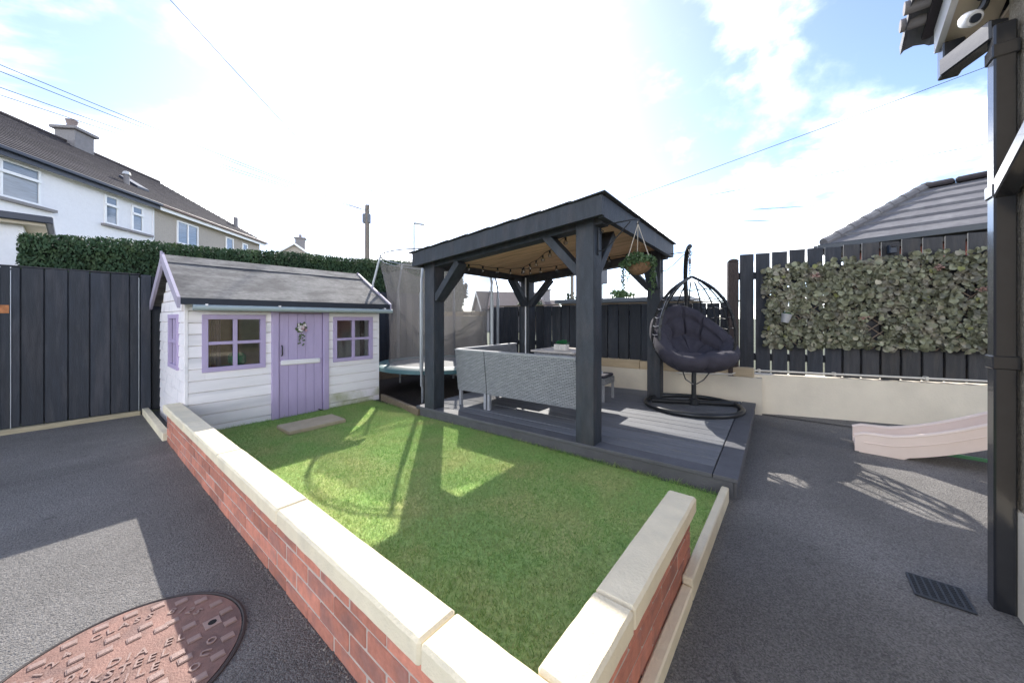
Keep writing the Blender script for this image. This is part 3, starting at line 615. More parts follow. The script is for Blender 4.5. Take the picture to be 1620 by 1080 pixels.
def window_front(x0, x1, z0, z1, y):
    fr = MB(); t = .048
    fr.box(x0, x1, y - .03, y + .025, z0, z0 + t, .003); fr.box(x0, x1, y - .03, y + .025, z1 - t, z1, .003)
    fr.box(x0, x0 + t, y - .028, y + .024, z0 + t, z1 - t); fr.box(x1 - t, x1, y - .028, y + .024, z0 + t, z1 - t)
    f = fr.build('window_frame', 'purple', ph)
    MB().box((x0 + x1) / 2 - .018, (x0 + x1) / 2 + .018, y - .02, y + .012, z0 + t, z1 - t, .002).build('glazing_bar', 'purple', f)
    MB().box(x0 + t, x1 - t, y - .022, y + .010, (z0 + z1) / 2 - .016, (z0 + z1) / 2 + .016, .002).build('glazing_bar', 'purple', f)
    xm, zm = (x0 + x1) / 2, (z0 + z1) / 2
    for (a, b) in ((x0 + t, xm), (xm, x1 - t)):
        for (c, d) in ((z0 + t, zm), (zm, z1 - t)): MB().box(a, b, y + .003, y + .006, c, d).build('pane', 'glass', f)
for w_ in wins: window_front(*w_, PY0 - .002)
fr = MB(); t = .045
fr.box(PX0 - .034, PX0 + .02, gw[0], gw[1], gw[2], gw[2] + t, .003).box(PX0 - .034, PX0 + .02, gw[0], gw[1], gw[3] - t, gw[3], .003).box(PX0 - .032, PX0 + .019, gw[0], gw[0] + t, gw[2] + t, gw[3] - t).box(PX0 - .032, PX0 + .019, gw[1] - t, gw[1], gw[2] + t, gw[3] - t)
f = fr.build('window_frame', 'purple', ph)
MB().box(PX0 - .022, PX0 + .004, 5.22, 5.25, gw[2] + t, gw[3] - t).build('glazing_bar', 'purple', f); MB().box(PX0 - .024, PX0 + .006, gw[0] + t, gw[1] - t, .935, .965).build('glazing_bar', 'purple', f)
MB().box(PX0 - .005, PX0 - .002, gw[0] + t, gw[1] - t, gw[2] + t, gw[3] - t).build('pane', 'glass', f)
# curtains and a toy inside
for (x0, x1) in ((.93, 1.01), (2.56, 2.63)):
    pts = [(x0 + (x1 - x0) * k / 10, PY0 + .10 + .012 * math.sin(k * 2.2)) for k in range(11)]
    vs_ = [(a, b, z) for z in (.62, 1.25) for a, b in pts]; MB().add(vs_, [(k, k + 1, k + 12, k + 11) for k in range(10)]).build('curtain', 'curtain', ph)
# door
dr_ = MB()
dr_.box(door[0] - .02, door[0] + .05, PY0 - .045, PY0 + .02, -.03, EV, .004).box(door[1] - .05, door[1] + .02, PY0 - .045, PY0 + .02, -.03, EV, .004).box(door[0] + .05, door[1] - .05, PY0 - .042, PY0 + .018, 1.262, EV - .001, .003)
dr_.build('door_frame', 'purple', ph)
dd = MB().box(door[0] + .055, door[1] - .055, PY0 - .016, PY0 + .004, -.015, 1.255).build('door', 'purple', ph)
x = door[0] + .058; pw = (door[1] - door[0] - .116) / 5
for k in range(5):
    MB().box(x + k * pw + .0015, x + (k + 1) * pw - .0015, PY0 - .026, PY0 - .015, .705, 1.253, .003).build('plank', 'purple', dd)
    MB().box(x + k * pw + .0015, x + (k + 1) * pw - .0015, PY0 - .026, PY0 - .015, -.013, .697, .003).build('plank', 'purple', dd)
Tb = Matrix.Translation((1.745, PY0 - .036, .675)) @ Matrix.Rotation(R(1.0), 4, 'Y')
MB().box(-.215, .225, -.012, .012, -.03, .03, .011, Tb).build('cross_bar', 'white_paint', dd)
MB().tube([(1.545, PY0 - .028, .76), (1.545, PY0 - .05, .775), (1.542, PY0 - .055, .82), (1.545, PY0 - .05, .865), (1.545, PY0 - .028, .88)], .007, 8).build('handle', 'handle', dd, True)
MB().tube([(1.95, PY0 - .03, .06), (2.02, PY0 - .05, .025)], .006, 6).build('catch', 'handle', dd)
# roof
rx0, rx1 = .64, 2.87
sl_ = (RZ - EV) / (RY - (PY0 - .17)); yf = PY0 - .17; yb = PY1 + .14
def roof_slab(ya, za, yb_, zb, th_, x0, x1, m, name, parent, wav=0.0):
    nx = 40 if wav else 1; ny = 8 if wav else 1; vs_ = []; fs_ = []
    for lay in (0, 1):
        for i in range(nx + 1):
            for j in range(ny + 1):
                x = x0 + (x1 - x0) * i / nx; f_ = j / ny; y = ya + (yb_ - ya) * f_; z = za + (zb - za) * f_ - lay * th_
                if wav and lay == 0: z += wav * mnoise.noise((x * 2.4, f_ * 3.2, .5)) + wav * .5 * mnoise.noise((x * 7, f_ * 6, 2.5))
                vs_.append((x, y, z))
    def I(l, i, j): return l * (nx + 1) * (ny + 1) + i * (ny + 1) + j
    for i in range(nx):
        for j in range(ny): fs_ += [(I(0, i, j), I(0, i + 1, j), I(0, i + 1, j + 1), I(0, i, j + 1)), (I(1, i, j), I(1, i, j + 1), I(1, i + 1, j + 1), I(1, i + 1, j))]
    for i in range(nx): fs_ += [(I(0, i, 0), I(1, i, 0), I(1, i + 1, 0), I(0, i + 1, 0)), (I(0, i, ny), I(0, i + 1, ny), I(1, i + 1, ny), I(1, i, ny))]
    for j in range(ny): fs_ += [(I(0, 0, j), I(0, 0, j + 1), I(1, 0, j + 1), I(1, 0, j)), (I(0, nx, j), I(1, nx, j), I(1, nx, j + 1), I(0, nx, j + 1))]
    return MB().add(vs_, fs_).build(name, m, parent, True)
rfp = roof_slab(yf, EV + .055, RY, RZ + .02, .028, rx0 + .012, rx1 - .012, 'felt', 'roof', ph, .010)
roof_slab(yb, RZ + .02 - (yb - RY) * .586, RY, RZ + .02, .028, rx0 + .012, rx1 - .012, 'felt', 'roof', ph)
yr_ = RY - .17
MB().add([(rx0 + .012, yr_, RZ + .036 - .17 * .582), (rx1 - .012, yr_, RZ + .036 - .17 * .582), (rx1 - .012, RY, RZ + .038), (rx0 + .012, RY, RZ + .038), (rx1 - .012, RY + .17, RZ + .036 - .17 * .582), (rx0 + .012, RY + .17, RZ + .036 - .17 * .582)], [(0, 1, 2, 3), (3, 2, 4, 5)]).build('ridge_felt', 'felt', rfp)
MB().box(rx0 + .012, rx1 - .012, yr_ - .003, yr_ + .002, RZ + .012 - .17 * .582, RZ + .037 - .17 * .582).build('felt_lap', 'felt_edge', rfp)
MB().box(rx0 + .01, rx1 - .01, yf - .012, yf + .003, EV - .005, EV + .058).build('felt_edge', 'felt_edge', rfp)
MB().tube([(rx0 + .10, yf - .010, EV - .032), (rx1 + .02, yf - .010, EV - .040)], .029, 12).build('gutter', 'green_grey_gutter', ph, True)
for x in (rx0 + .2, 1.47, rx1 - .1): MB().box(x - .008, x + .008, yf - .045, yf + .03, EV - .014, EV + .004).build('gutter_clip', 'white_paint', ph)
for (xb, nm) in ((rx0 - .012, 0), (rx1 - .012, 1)):
    for (ya, za, yc, zc2) in ((yf - .015, EV - .03, RY + .01, RZ + .0), (yb + .015, RZ - .085 - (yb - RY) * .586 + .05, RY - .01, RZ + .0)):
        MB().prism([(ya, za - .01), (yc, zc2 - .075), (yc, zc2 + .055), (ya, za + .095)], xb, xb + .024, 'x').build('barge_board', 'lilac_grey', ph)
MB().prism([(RY - .02, RZ - .06), (RY + .02, RZ - .06), (RY + .012, RZ + .07), (RY - .012, RZ + .07)], rx0 - .02, rx0 - .001, 'x').build('finial', 'lilac_grey', ph)
# toy seen through the window
ty = thing('toy_tractor', 'toy tractor with yellow wheels parked inside the playhouse window', 'toy', (1.05, 4.95, .045))
MB().box(.95, 1.30, 4.92, 5.16, .50, .66, .03).box(1.14, 1.28, 4.94, 5.14, .66, .80, .03).build('body', 'leaf_bright', ty)
for (x, y) in ((.98, 4.89), (.98, 5.19), (1.26, 4.89), (1.26, 5.19)):
    wv = MB().tube([(x, y - .03, .56), (x, y + .03, .56)], .085, 16).build('wheel', 'socket', ty, True); MB().tube([(x, y - .036, .56), (x, y + .036, .56)], .052, 14).build('hub', 'yellow', wv, True)
bx = MB().box(.86, 1.40, 4.80, 5.26, .045, .475, .01).build('toy_chest', 'tan_wood'); tag(bx, 'wooden toy chest under the left playhouse window', 'chest')
# wreath on the door
wt = thing('flower_wreath', 'small white and pink flower bunch hung on the purple door', 'wreath', (1.752, PY0 - .03, 1.04))
pet = MB()
def rosette(mb_, c, r_, n=6):
    for k in range(n):
        a = 6.283 * k / n; T = Matrix.Translation(c) @ Matrix.Rotation(jit(.4), 4, 'X') @ Matrix.Rotation(jit(.4), 4, 'Z') @ Matrix.Rotation(a, 4, 'Y') @ Matrix.Rotation(.5, 4, 'X')
        mb_.add([(0, 0, 0), (-r_ * .4, -.006, r_ * .6), (0, -.004, r_), (r_ * .4, -.006, r_ * .6)], [(0, 1, 2, 3)], T)
wl3 = MB()
for k in range(60):
    a = random.uniform(0, 6.28); r_ = random.uniform(.01, .065); c = (1.752 + r_ * math.cos(a) , PY0 - .04 - jit(.012), 1.085 + r_ * math.sin(a) * 1.0)
    me = ivy_meshes[2]; wl3.add([v.co[:] for v in me.vertices], [tuple(p.vertices) for p in me.polygons], Matrix.Translation(c) @ Matrix.Rotation(R(90) + jit(.7), 4, 'X') @ Matrix.Rotation(random.uniform(0, 6.28), 4, 'Z') @ Matrix.Scale(.42, 4))
for k in range(22):
    c = (1.752 + jit(.03), PY0 - .04 - jit(.008), 1.02 - random.uniform(0, .14)); me = ivy_meshes[2]
    wl3.add([v.co[:] for v in me.vertices], [tuple(p.vertices) for p in me.polygons], Matrix.Translation(c) @ Matrix.Rotation(R(90) + jit(.6), 4, 'X') @ Matrix.Rotation(R(180) + jit(.7), 4, 'Z') @ Matrix.Scale(.36, 4))
wl3.build('foliage', 'wreath_leaf', wt)
for k in range(13):
    a = random.uniform(0, 6.28); r_ = random.uniform(.0, .06); mb = MB(); rosette(mb, (1.752 + r_ * math.cos(a), PY0 - .058, 1.09 + r_ * math.sin(a)), random.uniform(.018, .028)); mb.build('flower', 'white_petal' if k % 4 else 'pink_petal', wt)

# ------------------------------------------------------------------ deck
RZ2 = R(2.0); PIV = Matrix.Translation((2.74, .3, 0)) @ Matrix.Rotation(RZ2, 4, 'Z') @ Matrix.Translation((-2.74, -.3, 0))
dk = thing('timber_deck', 'low grey decking platform under the pergola and egg chair', 'deck', tuple(PIV @ Vector((2.72, .29, 0))), RZ2)
DX0, DX1, DY0, DY1, DZ = 2.715, 5.30, .29, 3.56, .15
x = DX0 + .155
MB().box(DX0, DX0 + .148, DY0 + .150, DY1, DZ - .028, DZ, .003, PIV).build('border_board', 'deck_edge', dk)
MB().box(DX0, DX1, DY0, DY0 + .145, DZ - .028, DZ, .003, PIV).build('border_board', 'deck_edge', dk)
while x < DX1 - .02:
    b = min(x + .143, DX1); MB().box(x, b, DY0 + .153, DY1, DZ - .028, DZ + jit(.0012), .003, PIV).build('deck_board', 'deck', dk); x += .149
MB().box(DX0 + .012, DX0 + .034, DY0 + .03, DY1, -.02, DZ - .029, .002, PIV).build('fascia', 'deck_edge', dk)
MB().box(DX0 + .03, DX1, DY0 + .010, DY0 + .032, -.02, DZ - .029, .002, PIV).build('fascia', 'deck_edge', dk)
MB().box(DX0 + .035, DX1, DY0 + .033, DY1, .0, DZ - .030, 0, PIV).build('substructure', 'void', dk)

# ------------------------------------------------------------------ pergola
pg = thing('pergola', 'dark stained timber pergola with sloping boarded roof over the deck', 'pergola', tuple(PIV @ Vector((2.8, 1.37, DZ))), RZ2)
GX0, GX1, GY0, GY1 = 2.61, 5.02, 1.175, 3.50
def rzt(y): return 2.16 - (y - GY0) * .205 / (GY1 - GY0)       # roof top
PS = .165
posts = [(2.72, 1.29), (2.72, 3.25), (4.80, 1.29), (4.80, 3.33)]
for (x, y) in posts: MB().box(x, x + PS, y, y + PS, DZ - .01, rzt(y) - .03, .006, PIV).build('post', 'pergola_paint', pg)
def sloped(x0, x1, ya, yb_, top_off, hd, name, m):
    vs_ = [(x0, ya, rzt(ya) - top_off - hd), (x1, ya, rzt(ya) - top_off - hd), (x1, yb_, rzt(yb_) - top_off - hd), (x0, yb_, rzt(yb_) - top_off - hd), (x0, ya, rzt(ya) - top_off), (x1, ya, rzt(ya) - top_off), (x1, yb_, rzt(yb_) - top_off), (x0, yb_, rzt(yb_) - top_off)]
    return MB().add(vs_, [(0, 3, 2, 1), (4, 5, 6, 7), (0, 1, 5, 4), (1, 2, 6, 5), (2, 3, 7, 6), (3, 0, 4, 7)], PIV).build(name, m, pg)
sloped(GX0, GX0 + .04, GY0, GY1, .0, .155, 'fascia', 'pergola_paint'); sloped(GX1 - .04, GX1, GY0, GY1, .0, .155, 'fascia', 'pergola_paint')
sloped(GX0 + .042, GX1 - .042, GY0 + .0, GY0 + .045, .0, .165, 'fascia', 'pergola_paint'); sloped(GX0 + .042, GX1 - .042, GY1 - .045, GY1, .0, .155, 'fascia', 'pergola_paint')
for xa in (2.735, 4.815): sloped(xa, xa + .13, GY0 + .05, GY1 - .05, .075, .11, 'beam', 'pergola_paint')
x = GX0 + .045
while x < GX1 - .06:
    b = min(x + .186, GX1 - .045); sloped(x, b, GY0 + .047, GY1 - .047, .045, .018, 'ceiling_board', 'ceiling_wood'); x += .19
ry = GY0 - .03; k = 0
while ry < GY1 + .0:
    e = min(ry + .31, GY1 + .04)
    vs_ = []
    for yy, up in ((ry, .020), (e, .011)):
        for xx in (GX0 - .02, GX1 + .02): vs_ += [(xx, yy, rzt(yy) + up), (xx, yy, rzt(yy) + up - .009)]
    MB().add(vs_, [(0, 2, 6, 4), (1, 5, 7, 3), (0, 1, 3, 2), (4, 6, 7, 5), (0, 4, 5, 1), (2, 3, 7, 6)], PIV).build('roof_sheet', 'roof_felt_dark', pg); ry += .29; k += 1
def brace(a, b):
    MB().beam(PIV @ Vector(a), PIV @ Vector(b), .13, .075, .004, up=(0, 0, 1)).build('brace', 'pergola_paint', pg)
h2 = PS / 2
for (x, y) in posts:
    zt = rzt(y) - .20; sx = 1 if x < 4 else -1; sy = 1 if y < 2 else -1; cx, cy = x + h2, y + h2
    brace((cx, cy + sy * (h2 - .01), zt - .36), (cx, cy + sy * (h2 + .36), zt + .04))
    brace((cx + sx * (h2 - .01), cy, zt - .36), (cx + sx * (h2 + .36), cy, zt + .04))
MB().tube([PIV @ Vector((4.785, 3.385, DZ)), PIV @ Vector((4.785, 3.385, 1.86))], .011, 8).build('conduit', 'upvc', pg, True)
# scrolled brackets
def bracket(name, label, px_, py_, z, ln):
    t_ = thing(name, label, 'bracket', tuple(PIV @ Vector((px_, py_, z - .22))), RZ2)
    P = lambda a, zz: PIV @ Vector((px_, py_ - a, zz))
    MB().tube([P(-.005, z - .235), P(.006, z - .235), P(.006, z + .03), P(-.005, z + .03)], .006, 6).build('back_strip', 'black_metal', t_)
    MB().tube([P(.004, z), P(ln * .5, z + .008), P(ln * .92, z + .012), P(ln, z + .0), P(ln * .98, z - .03), P(ln * .94, z - .028)], .006, 8).build('arm', 'black_metal', t_, True)
    MB().tube([P(.006, z - .20), P(ln * .12, z - .21), P(ln * .25, z - .18), P(ln * .55, z - .085), P(ln * .8, z + .0)], .005, 8).build('stay', 'black_metal', t_, True)
    pts = [P(.03 + .02 * (1 - k / 14) * math.cos(k * .75), z - .05 + .02 * (1 - k / 14) * math.sin(k * .75)) for k in range(14)]
    MB().tube(pts, .004, 6).build('scroll', 'black_metal', t_, True)
bracket('basket_bracket', 'black scrolled iron bracket on the front pergola post holding the basket', 2.80, 1.29, 1.965, .34)
bracket('basket_bracket', 'empty black iron bracket on the post behind the egg chair', 4.88, 1.29, 2.02, .36)
hb = PIV @ Vector((2.80, .958, 0))
hk = thing('hanging_basket', 'hanging basket of trailing green plants below the roof edge', 'basket', (hb.x, hb.y, 1.50))
BZ = 1.62
MB().lathe([(.001, -.085), (.04, -.08), (.085, -.045), (.108, 0), (.112, .004), (.10, .0), (.08, -.035), (.001, -.06)], (hb.x, hb.y, BZ), 20).build('coir_liner', 'coir', hk, True)
mb = MB()
for k in range(3):
    a = 2.1 * k + .4; mb.tube([(hb.x + .105 * math.cos(a), hb.y + .105 * math.sin(a), BZ), (hb.x, hb.y, 1.935)], .003, 5)
mb.tube([(hb.x, hb.y, 1.93), (hb.x, hb.y, 1.955)], .005, 6); mb.build('cord', 'rope', hk)
mb = MB(); sm = leaf_mesh('leaf', 'basket_leaf', .034, .026); smv = [v.co[:] for v in sm.vertices]; smf = [tuple(p.vertices) for p in sm.polygons]
for k in range(420):
    a = random.uniform(0, 6.28); r_ = .125 * math.sqrt(random.random()); z = BZ + random.uniform(-.02, .075) * (1.15 - (r_ / .13) ** 2)
    mb.add(smv, smf, Matrix.Translation((hb.x + r_ * math.cos(a), hb.y + r_ * math.sin(a), z)) @ Matrix.Rotation(a + jit(1), 4, 'Z') @ Matrix.Rotation(jit(1.2), 4, 'X') @ Matrix.Rotation(jit(1), 4, 'Y'))
mb.build('foliage', 'basket_leaf', hk)
for k in range(13):
    a = random.choice([random.uniform(-.9, .5), random.uniform(2.2, 4.0)]) - .9; ln = random.uniform(.12, .27); mb = MB(); x0, y0 = hb.x + .118 * math.cos(a), hb.y + .118 * math.sin(a)
    mb.tube([(x0 - .03 * math.cos(a), y0 - .03 * math.sin(a), BZ + .02), (x0, y0, BZ), (x0 + .008, y0, BZ - ln)], .0012, 4)
    for q in range(int(ln / .016)):
        z = BZ - q * .016; mb.add(smv, smf, Matrix.Translation((x0 + jit(.006), y0 + jit(.006), z)) @ Matrix.Rotation(random.uniform(0, 6.28), 4, 'Z') @ Matrix.Rotation(jit(1.2), 4, 'X') @ Matrix.Scale(.62, 4))
    mb.build('trailing_stem', 'basket_leaf', hk)
# string lights
sg = thing('string_lights', 'festoon string of clear bulbs zigzagging below the pergola ceiling', 'string lights', (3.8, 2.3, 1.85))
way = [(2.95, 1.55), (3.3, 1.92), (3.65, 2.32), (3.97, 2.72), (4.15, 3.05), (4.36, 2.92), (4.46, 2.45), (4.55, 1.95), (4.6, 1.5)]
way2 = [(4.15, 3.05), (3.9, 3.2), (3.5, 3.25), (3.1, 3.25)]
def runl(wy, step, first):
    pts = []
    for (a, b) in zip(wy, wy[1:]):
        for k in range(6): f_ = k / 6; x = a[0] + (b[0] - a[0]) * f_; y = a[1] + (b[1] - a[1]) * f_; pts.append((x, y, rzt(y) - .072 - .018 * math.sin(math.pi * f_)))
    MB().tube([PIV @ Vector(p) for p in pts], .0035, 5).build('cord', 'socket', sg)
    for i in range(first, len(pts), step):
        x, y, z = PIV @ Vector(pts[i]); so_ = MB().tube([(x, y, z), (x, y, z - .034)], .012, 8).build('socket', 'socket', sg, True)
        MB().lathe([(.008, 0), (.018, -.014), (.022, -.028), (.018, -.044), (.001, -.052)], (x, y, z - .03), 12).build('bulb', 'bulb_glass', so_, True)
runl(way, 3, 4); runl(way2, 4, 3)

# ------------------------------------------------------------------ rattan furniture
TF = PIV
sf = thing('corner_sofa', 'grey rattan corner sofa seen from the back on the deck', 'sofa', tuple(TF @ Vector((3.1, 2.5, DZ))), RZ2)
def slab_tilt(y0, y1, xb, xt, th_, z0, z1, name, m, par):
    vs_ = [(xb, y0, z0), (xb + th_, y0, z0), (xb + th_, y1, z0), (xb, y1, z0), (xt, y0, z1), (xt + th_, y0, z1), (xt + th_, y1, z1), (xt, y1, z1)]
    return MB().add(vs_, [(0, 3, 2, 1), (4, 5, 6, 7), (0, 1, 5, 4), (1, 2, 6, 5), (2, 3, 7, 6), (3, 0, 4, 7)], TF).build(name, m, par)
ZB, ZT = .33, .825
XB = 3.06
for (y0, y1) in ((1.60, 2.735), (2.745, 3.20)):
    slab_tilt(y0, y1, XB, XB - .05, .06, ZB, ZT - .014, 'back_panel', 'wicker', sf)
    slab_tilt(y0, y1, XB - .055, XB - .058, .072, ZT - .013, ZT + .004, 'back_rim', 'wicker_frame', sf)
    MB().box(XB + .062, XB + .46, y0 + .01, y1 - .01, .36, .44, .006, TF).build('seat_base', 'wicker', sf)
    MB().box(XB + .09, XB + .48, y0 + .02, y1 - .02, .442, .54, .03, TF).build('seat_cushion', 'cushion', sf)
# side running away from the camera
vs_ = lambda x0, x1: [(x0, 3.14, ZB), (x1, 3.14, ZB), (x1, 3.20, ZB), (x0, 3.20, ZB), (x0, 3.19, ZT - .014), (x1, 3.19, ZT - .014), (x1, 3.25, ZT - .014), (x0, 3.25, ZT - .014)]
bxf = [(0, 3, 2, 1), (4, 5, 6, 7), (0, 1, 5, 4), (1, 2, 6, 5), (2, 3, 7, 6), (3, 0, 4, 7)]
MB().add(vs_(XB + .065, 4.26), bxf, TF).build('back_panel', 'wicker', sf)
MB().box(XB + .02, 4.27, 3.185, 3.26, ZT - .013, ZT + .004, .003, TF).build('back_rim', 'wicker_frame', sf)
MB().box(XB + .61, 4.25, 2.60, 3.13, .36, .44, .006, TF).build('seat_base', 'wicker', sf); MB().box(XB + .63, 4.23, 2.58, 3.11, .442, .54, .03, TF).build('seat_cushion', 'cushion', sf)
MB().box(XB + .01, XB + .43, 1.545, 1.598, .33, .62, .01, TF).build('arm_panel', 'wicker', sf); MB().box(XB - .0, XB + .44, 1.53, 1.61, .622, .655, .008, TF).build('arm_rest', 'wicker_frame', sf)
for (x, y) in ((XB, 1.57), (XB, 2.70), (XB, 2.755), (XB, 3.15), (4.2, 3.15), (4.2, 2.62), (XB + .39, 1.57)): MB().box(x, x + .04, y, y + .034, DZ - .003, .345, .003, TF).build('leg', 'wicker_frame', sf)
tb = thing('garden_table', 'grey rattan table with pale mottled top inside the sofa corner', 'table', tuple(TF @ Vector((4.0, 2.1, DZ))), RZ2)
MB().box(3.72, 4.33, 1.98, 2.58, .775, .80, .005, TF).build('table_top', 'table_top', tb); MB().box(3.75, 4.30, 2.01, 2.55, .70, .773, .004, TF).build('apron', 'wicker', tb)
MB().box(3.97, 4.08, 2.27, 2.38, DZ + .03, .70, .004, TF).build('pedestal', 'wicker_frame', tb); MB().box(3.83, 4.16, 2.27, 2.52, DZ - .002, DZ + .03, .006, TF).build('base_plate', 'wicker_frame', tb)
pt = thing('planter_box', 'small pale planter box with bright green succulent on the table', 'planter', tuple(TF @ Vector((4.0, 2.30, .80))), RZ2)
MB().box(3.93, 4.02, 2.19, 2.36, .797, .868, .004, TF).build('box', 'planter', pt)
for k in range(5): MB().box(3.924, 3.932, 2.192 + k * .034, 2.192 + k * .034 + .031, .80, .866, .001, TF).build('slat', 'planter', pt)
lb = leaf_mesh('leaf', 'leaf_bright', .085, .038); mb = MB(); lv = [v.co[:] for v in lb.vertices]; lf = [tuple(p.vertices) for p in lb.polygons]
for k in range(46):
    a = random.uniform(0, 6.28); mb.add(lv, lf, TF @ Matrix.Translation((3.975, 2.275 + jit(.06), .862)) @ Matrix.Rotation(a, 4, 'Z') @ Matrix.Rotation(random.uniform(.25, 1.25), 4, 'X') @ Matrix.Scale(random.uniform(.5, .9), 4))
mb.build('foliage', 'leaf_bright', pt)
st = thing('garden_stool', 'low grey rattan stool tucked under the far edge of the table', 'stool', tuple(TF @ Vector((4.5, 2.1, DZ))), RZ2)
MB().box(4.19, 4.55, 1.80, 2.20, .36, .44, .006, TF).build('seat', 'wicker', st); MB().box(4.20, 4.54, 1.81, 2.19, .442, .48, .012, TF).build('cushion', 'cushion', st)
for (x, y) in ((4.195, 1.805), (4.515, 1.805), (4.195, 2.165), (4.515, 2.165)): MB().box(x, x + .028, y, y + .028, DZ - .003, .365, .002, TF).build('leg', 'wicker_frame', st)

# ------------------------------------------------------------------ hanging egg chair
EC = Vector((4.60, .955, 0)); FW = Vector((-.90, -.43, 0)).normalized()   # opening faces the camera
SD = Vector((-FW.y, FW.x, 0))                                               # left as seen by the sitter
es = thing('egg_chair_stand', 'black steel egg chair stand with round base and curved pole', 'stand', (EC.x, EC.y, DZ))
ring = [(EC.x + .51 * math.cos(a), EC.y + .51 * math.sin(a), DZ + .027) for a in [2 * math.pi * k / 56 for k in range(56)]]
MB().tube(ring, .026, 10, True).build('base_ring', 'black_metal', es, True)
bk = EC - FW * .12 + SD * .05
MB().tube([bk + SD * .48 + Vector((0, 0, DZ + .032)), bk - SD * .48 + Vector((0, 0, DZ + .032))], .028, 10).build('base_bar', 'black_metal', es, True)
MB().lathe([(.055, DZ), (.055, DZ + .07), (.034, DZ + .085), (.034, DZ + .12)], (bk.x, bk.y, 0), 16).build('pole_socket', 'black_metal', es, True)
cp = [(0, DZ + .03), (0, .55), (-.06, .75), (-.24, 1.0), (-.33, 1.28), (-.30, 1.58), (-.20, 1.82), (-.07, 1.98), (.06, 2.045), (.115, 2.05)]
def smooth(pts, n=6):
    out = []
    for i in range(len(pts) - 1):
        p0 = Vector(pts[max(i - 1, 0)]); p1 = Vector(pts[i]); p2 = Vector(pts[i + 1]); p3 = Vector(pts[min(i + 2, len(pts) - 1)])
        for k in range(n):
            t = k / n; out.append(.5 * ((2 * p1) + (-p0 + p2) * t + (2 * p0 - 5 * p1 + 4 * p2 - p3) * t * t + (-p0 + 3 * p1 - 3 * p2 + p3) * t ** 3))
    out.append(Vector(pts[-1])); return out
MB().tube([bk + FW * q[0] + SD * (.03 * math.sin(min(1, max(0, q[1] - .5) / .8) * math.pi) - .07 * max(0, q[1] - 1.4) / .65) + Vector((0, 0, q[1])) for q in smooth(cp)], .027, 10).build('pole', 'black_metal', es, True)
eg = thing('egg_chair', 'hanging egg chair of black woven ribs on a short chain', 'chair', (EC.x, EC.y, .57))
ET, EB = 1.69, .575
def er(t):  # radius of the basket, t 0 top .. 1 bottom
    pr = [(0, .0), (.05, .115), (.12, .235), (.25, .375), (.4, .455), (.55, .495), (.68, .50), (.8, .455), (.9, .35), (.96, .22), (1, .0)]
    for (a, b), (c, d) in zip(pr, pr[1:]):
        if a <= t <= c:
            f_ = (t - a) / (c - a); f_ = f_; return b + (d - b) * f_
    return 0
EC2 = EC + FW * .0
def ep(phi, t, k=1.0):
    r_ = er(t) * k * .90; return EC2 + FW * (r_ * math.cos(phi)) + SD * (r_ * math.sin(phi)) + Vector((0, 0, ET + (EB - ET) * t))
def meridian(phi, t0=0.0, t1=1.0, r_=.011, nm='rib', k=1.0):
    pts = smooth([ep(phi, t0 + (t1 - t0) * i / 14, k) for i in range(15)], 2); MB().tube(pts, r_, 7).build(nm, 'black_metal', eg, True)
for ph_ in (62, 84, -62, -84): meridian(R(ph_), 0, .97, .0155, 'rim_tube')
for ph_ in range(106, 260, 22): meridian(R(ph_), .05, .97, .008)
for sg_ in (1, -1):
    for t in [.14, .24, .34, .43, .52, .61, .70, .78, .86]:
        MB().tube([ep(R(62 * sg_), t, 1.01), ep(R(73 * sg_), t + .015, 1.0), ep(R(84 * sg_), t, 1.01)], .008, 6).build('rung', 'black_metal', eg, True)
        MB().tube([ep(R(61 * sg_), t - .012, 1.0), ep(R(61 * sg_), t + .012, 1.0)], .0165, 7).build('binding', 'socket', eg, True)
for t in (.13, .23, .33, .44, .55, .66, .77):
    MB().tube([ep(R(a), t + .01 * math.sin(a), 1.0) for a in range(84, 277, 8)], .006, 6).build('band', 'black_metal', eg, True)
for t in (.84, .92):
    MB().tube([ep(R(a), t, 1.0) for a in range(0, 360, 12)], .0085, 6, True).build('band', 'black_metal', eg, True)
for ph_ in (0, 30, -30): meridian(R(ph_), .84, .97, .008)
for ph_ in (35, -35): MB().tube([ep(R(ph_), .9, 1.0), bk + FW * .035 + SD * (.10 if ph_ > 0 else -.10) + Vector((0, 0, .46)), bk + FW * .03 + SD * (.012 if ph_ > 0 else -.012) + Vector((0, 0, .40))], .007, 6).build('safety_chain', 'chain', eg)
tip = bk + FW * .115 - SD * .07
mb = MB(); z = 2.03; lk = 0
while z > ET + .01:
    pts = []
    for k in range(12):
        a = 6.283 * k / 12; wv = .011 * math.cos(a); hv = .020 * math.sin(a); pts.append((tip.x + (SD.x if lk % 2 else FW.x) * wv, tip.y + (SD.y if lk % 2 else FW.y) * wv, z - .015 + hv))
    mb.tube(pts, .0038, 6, True); z -= .030; lk += 1
mb.tube([(tip.x, tip.y, 1.90), (tip.x, tip.y, 1.84)], .015, 10); mb.build('chain', 'chain', eg, True)
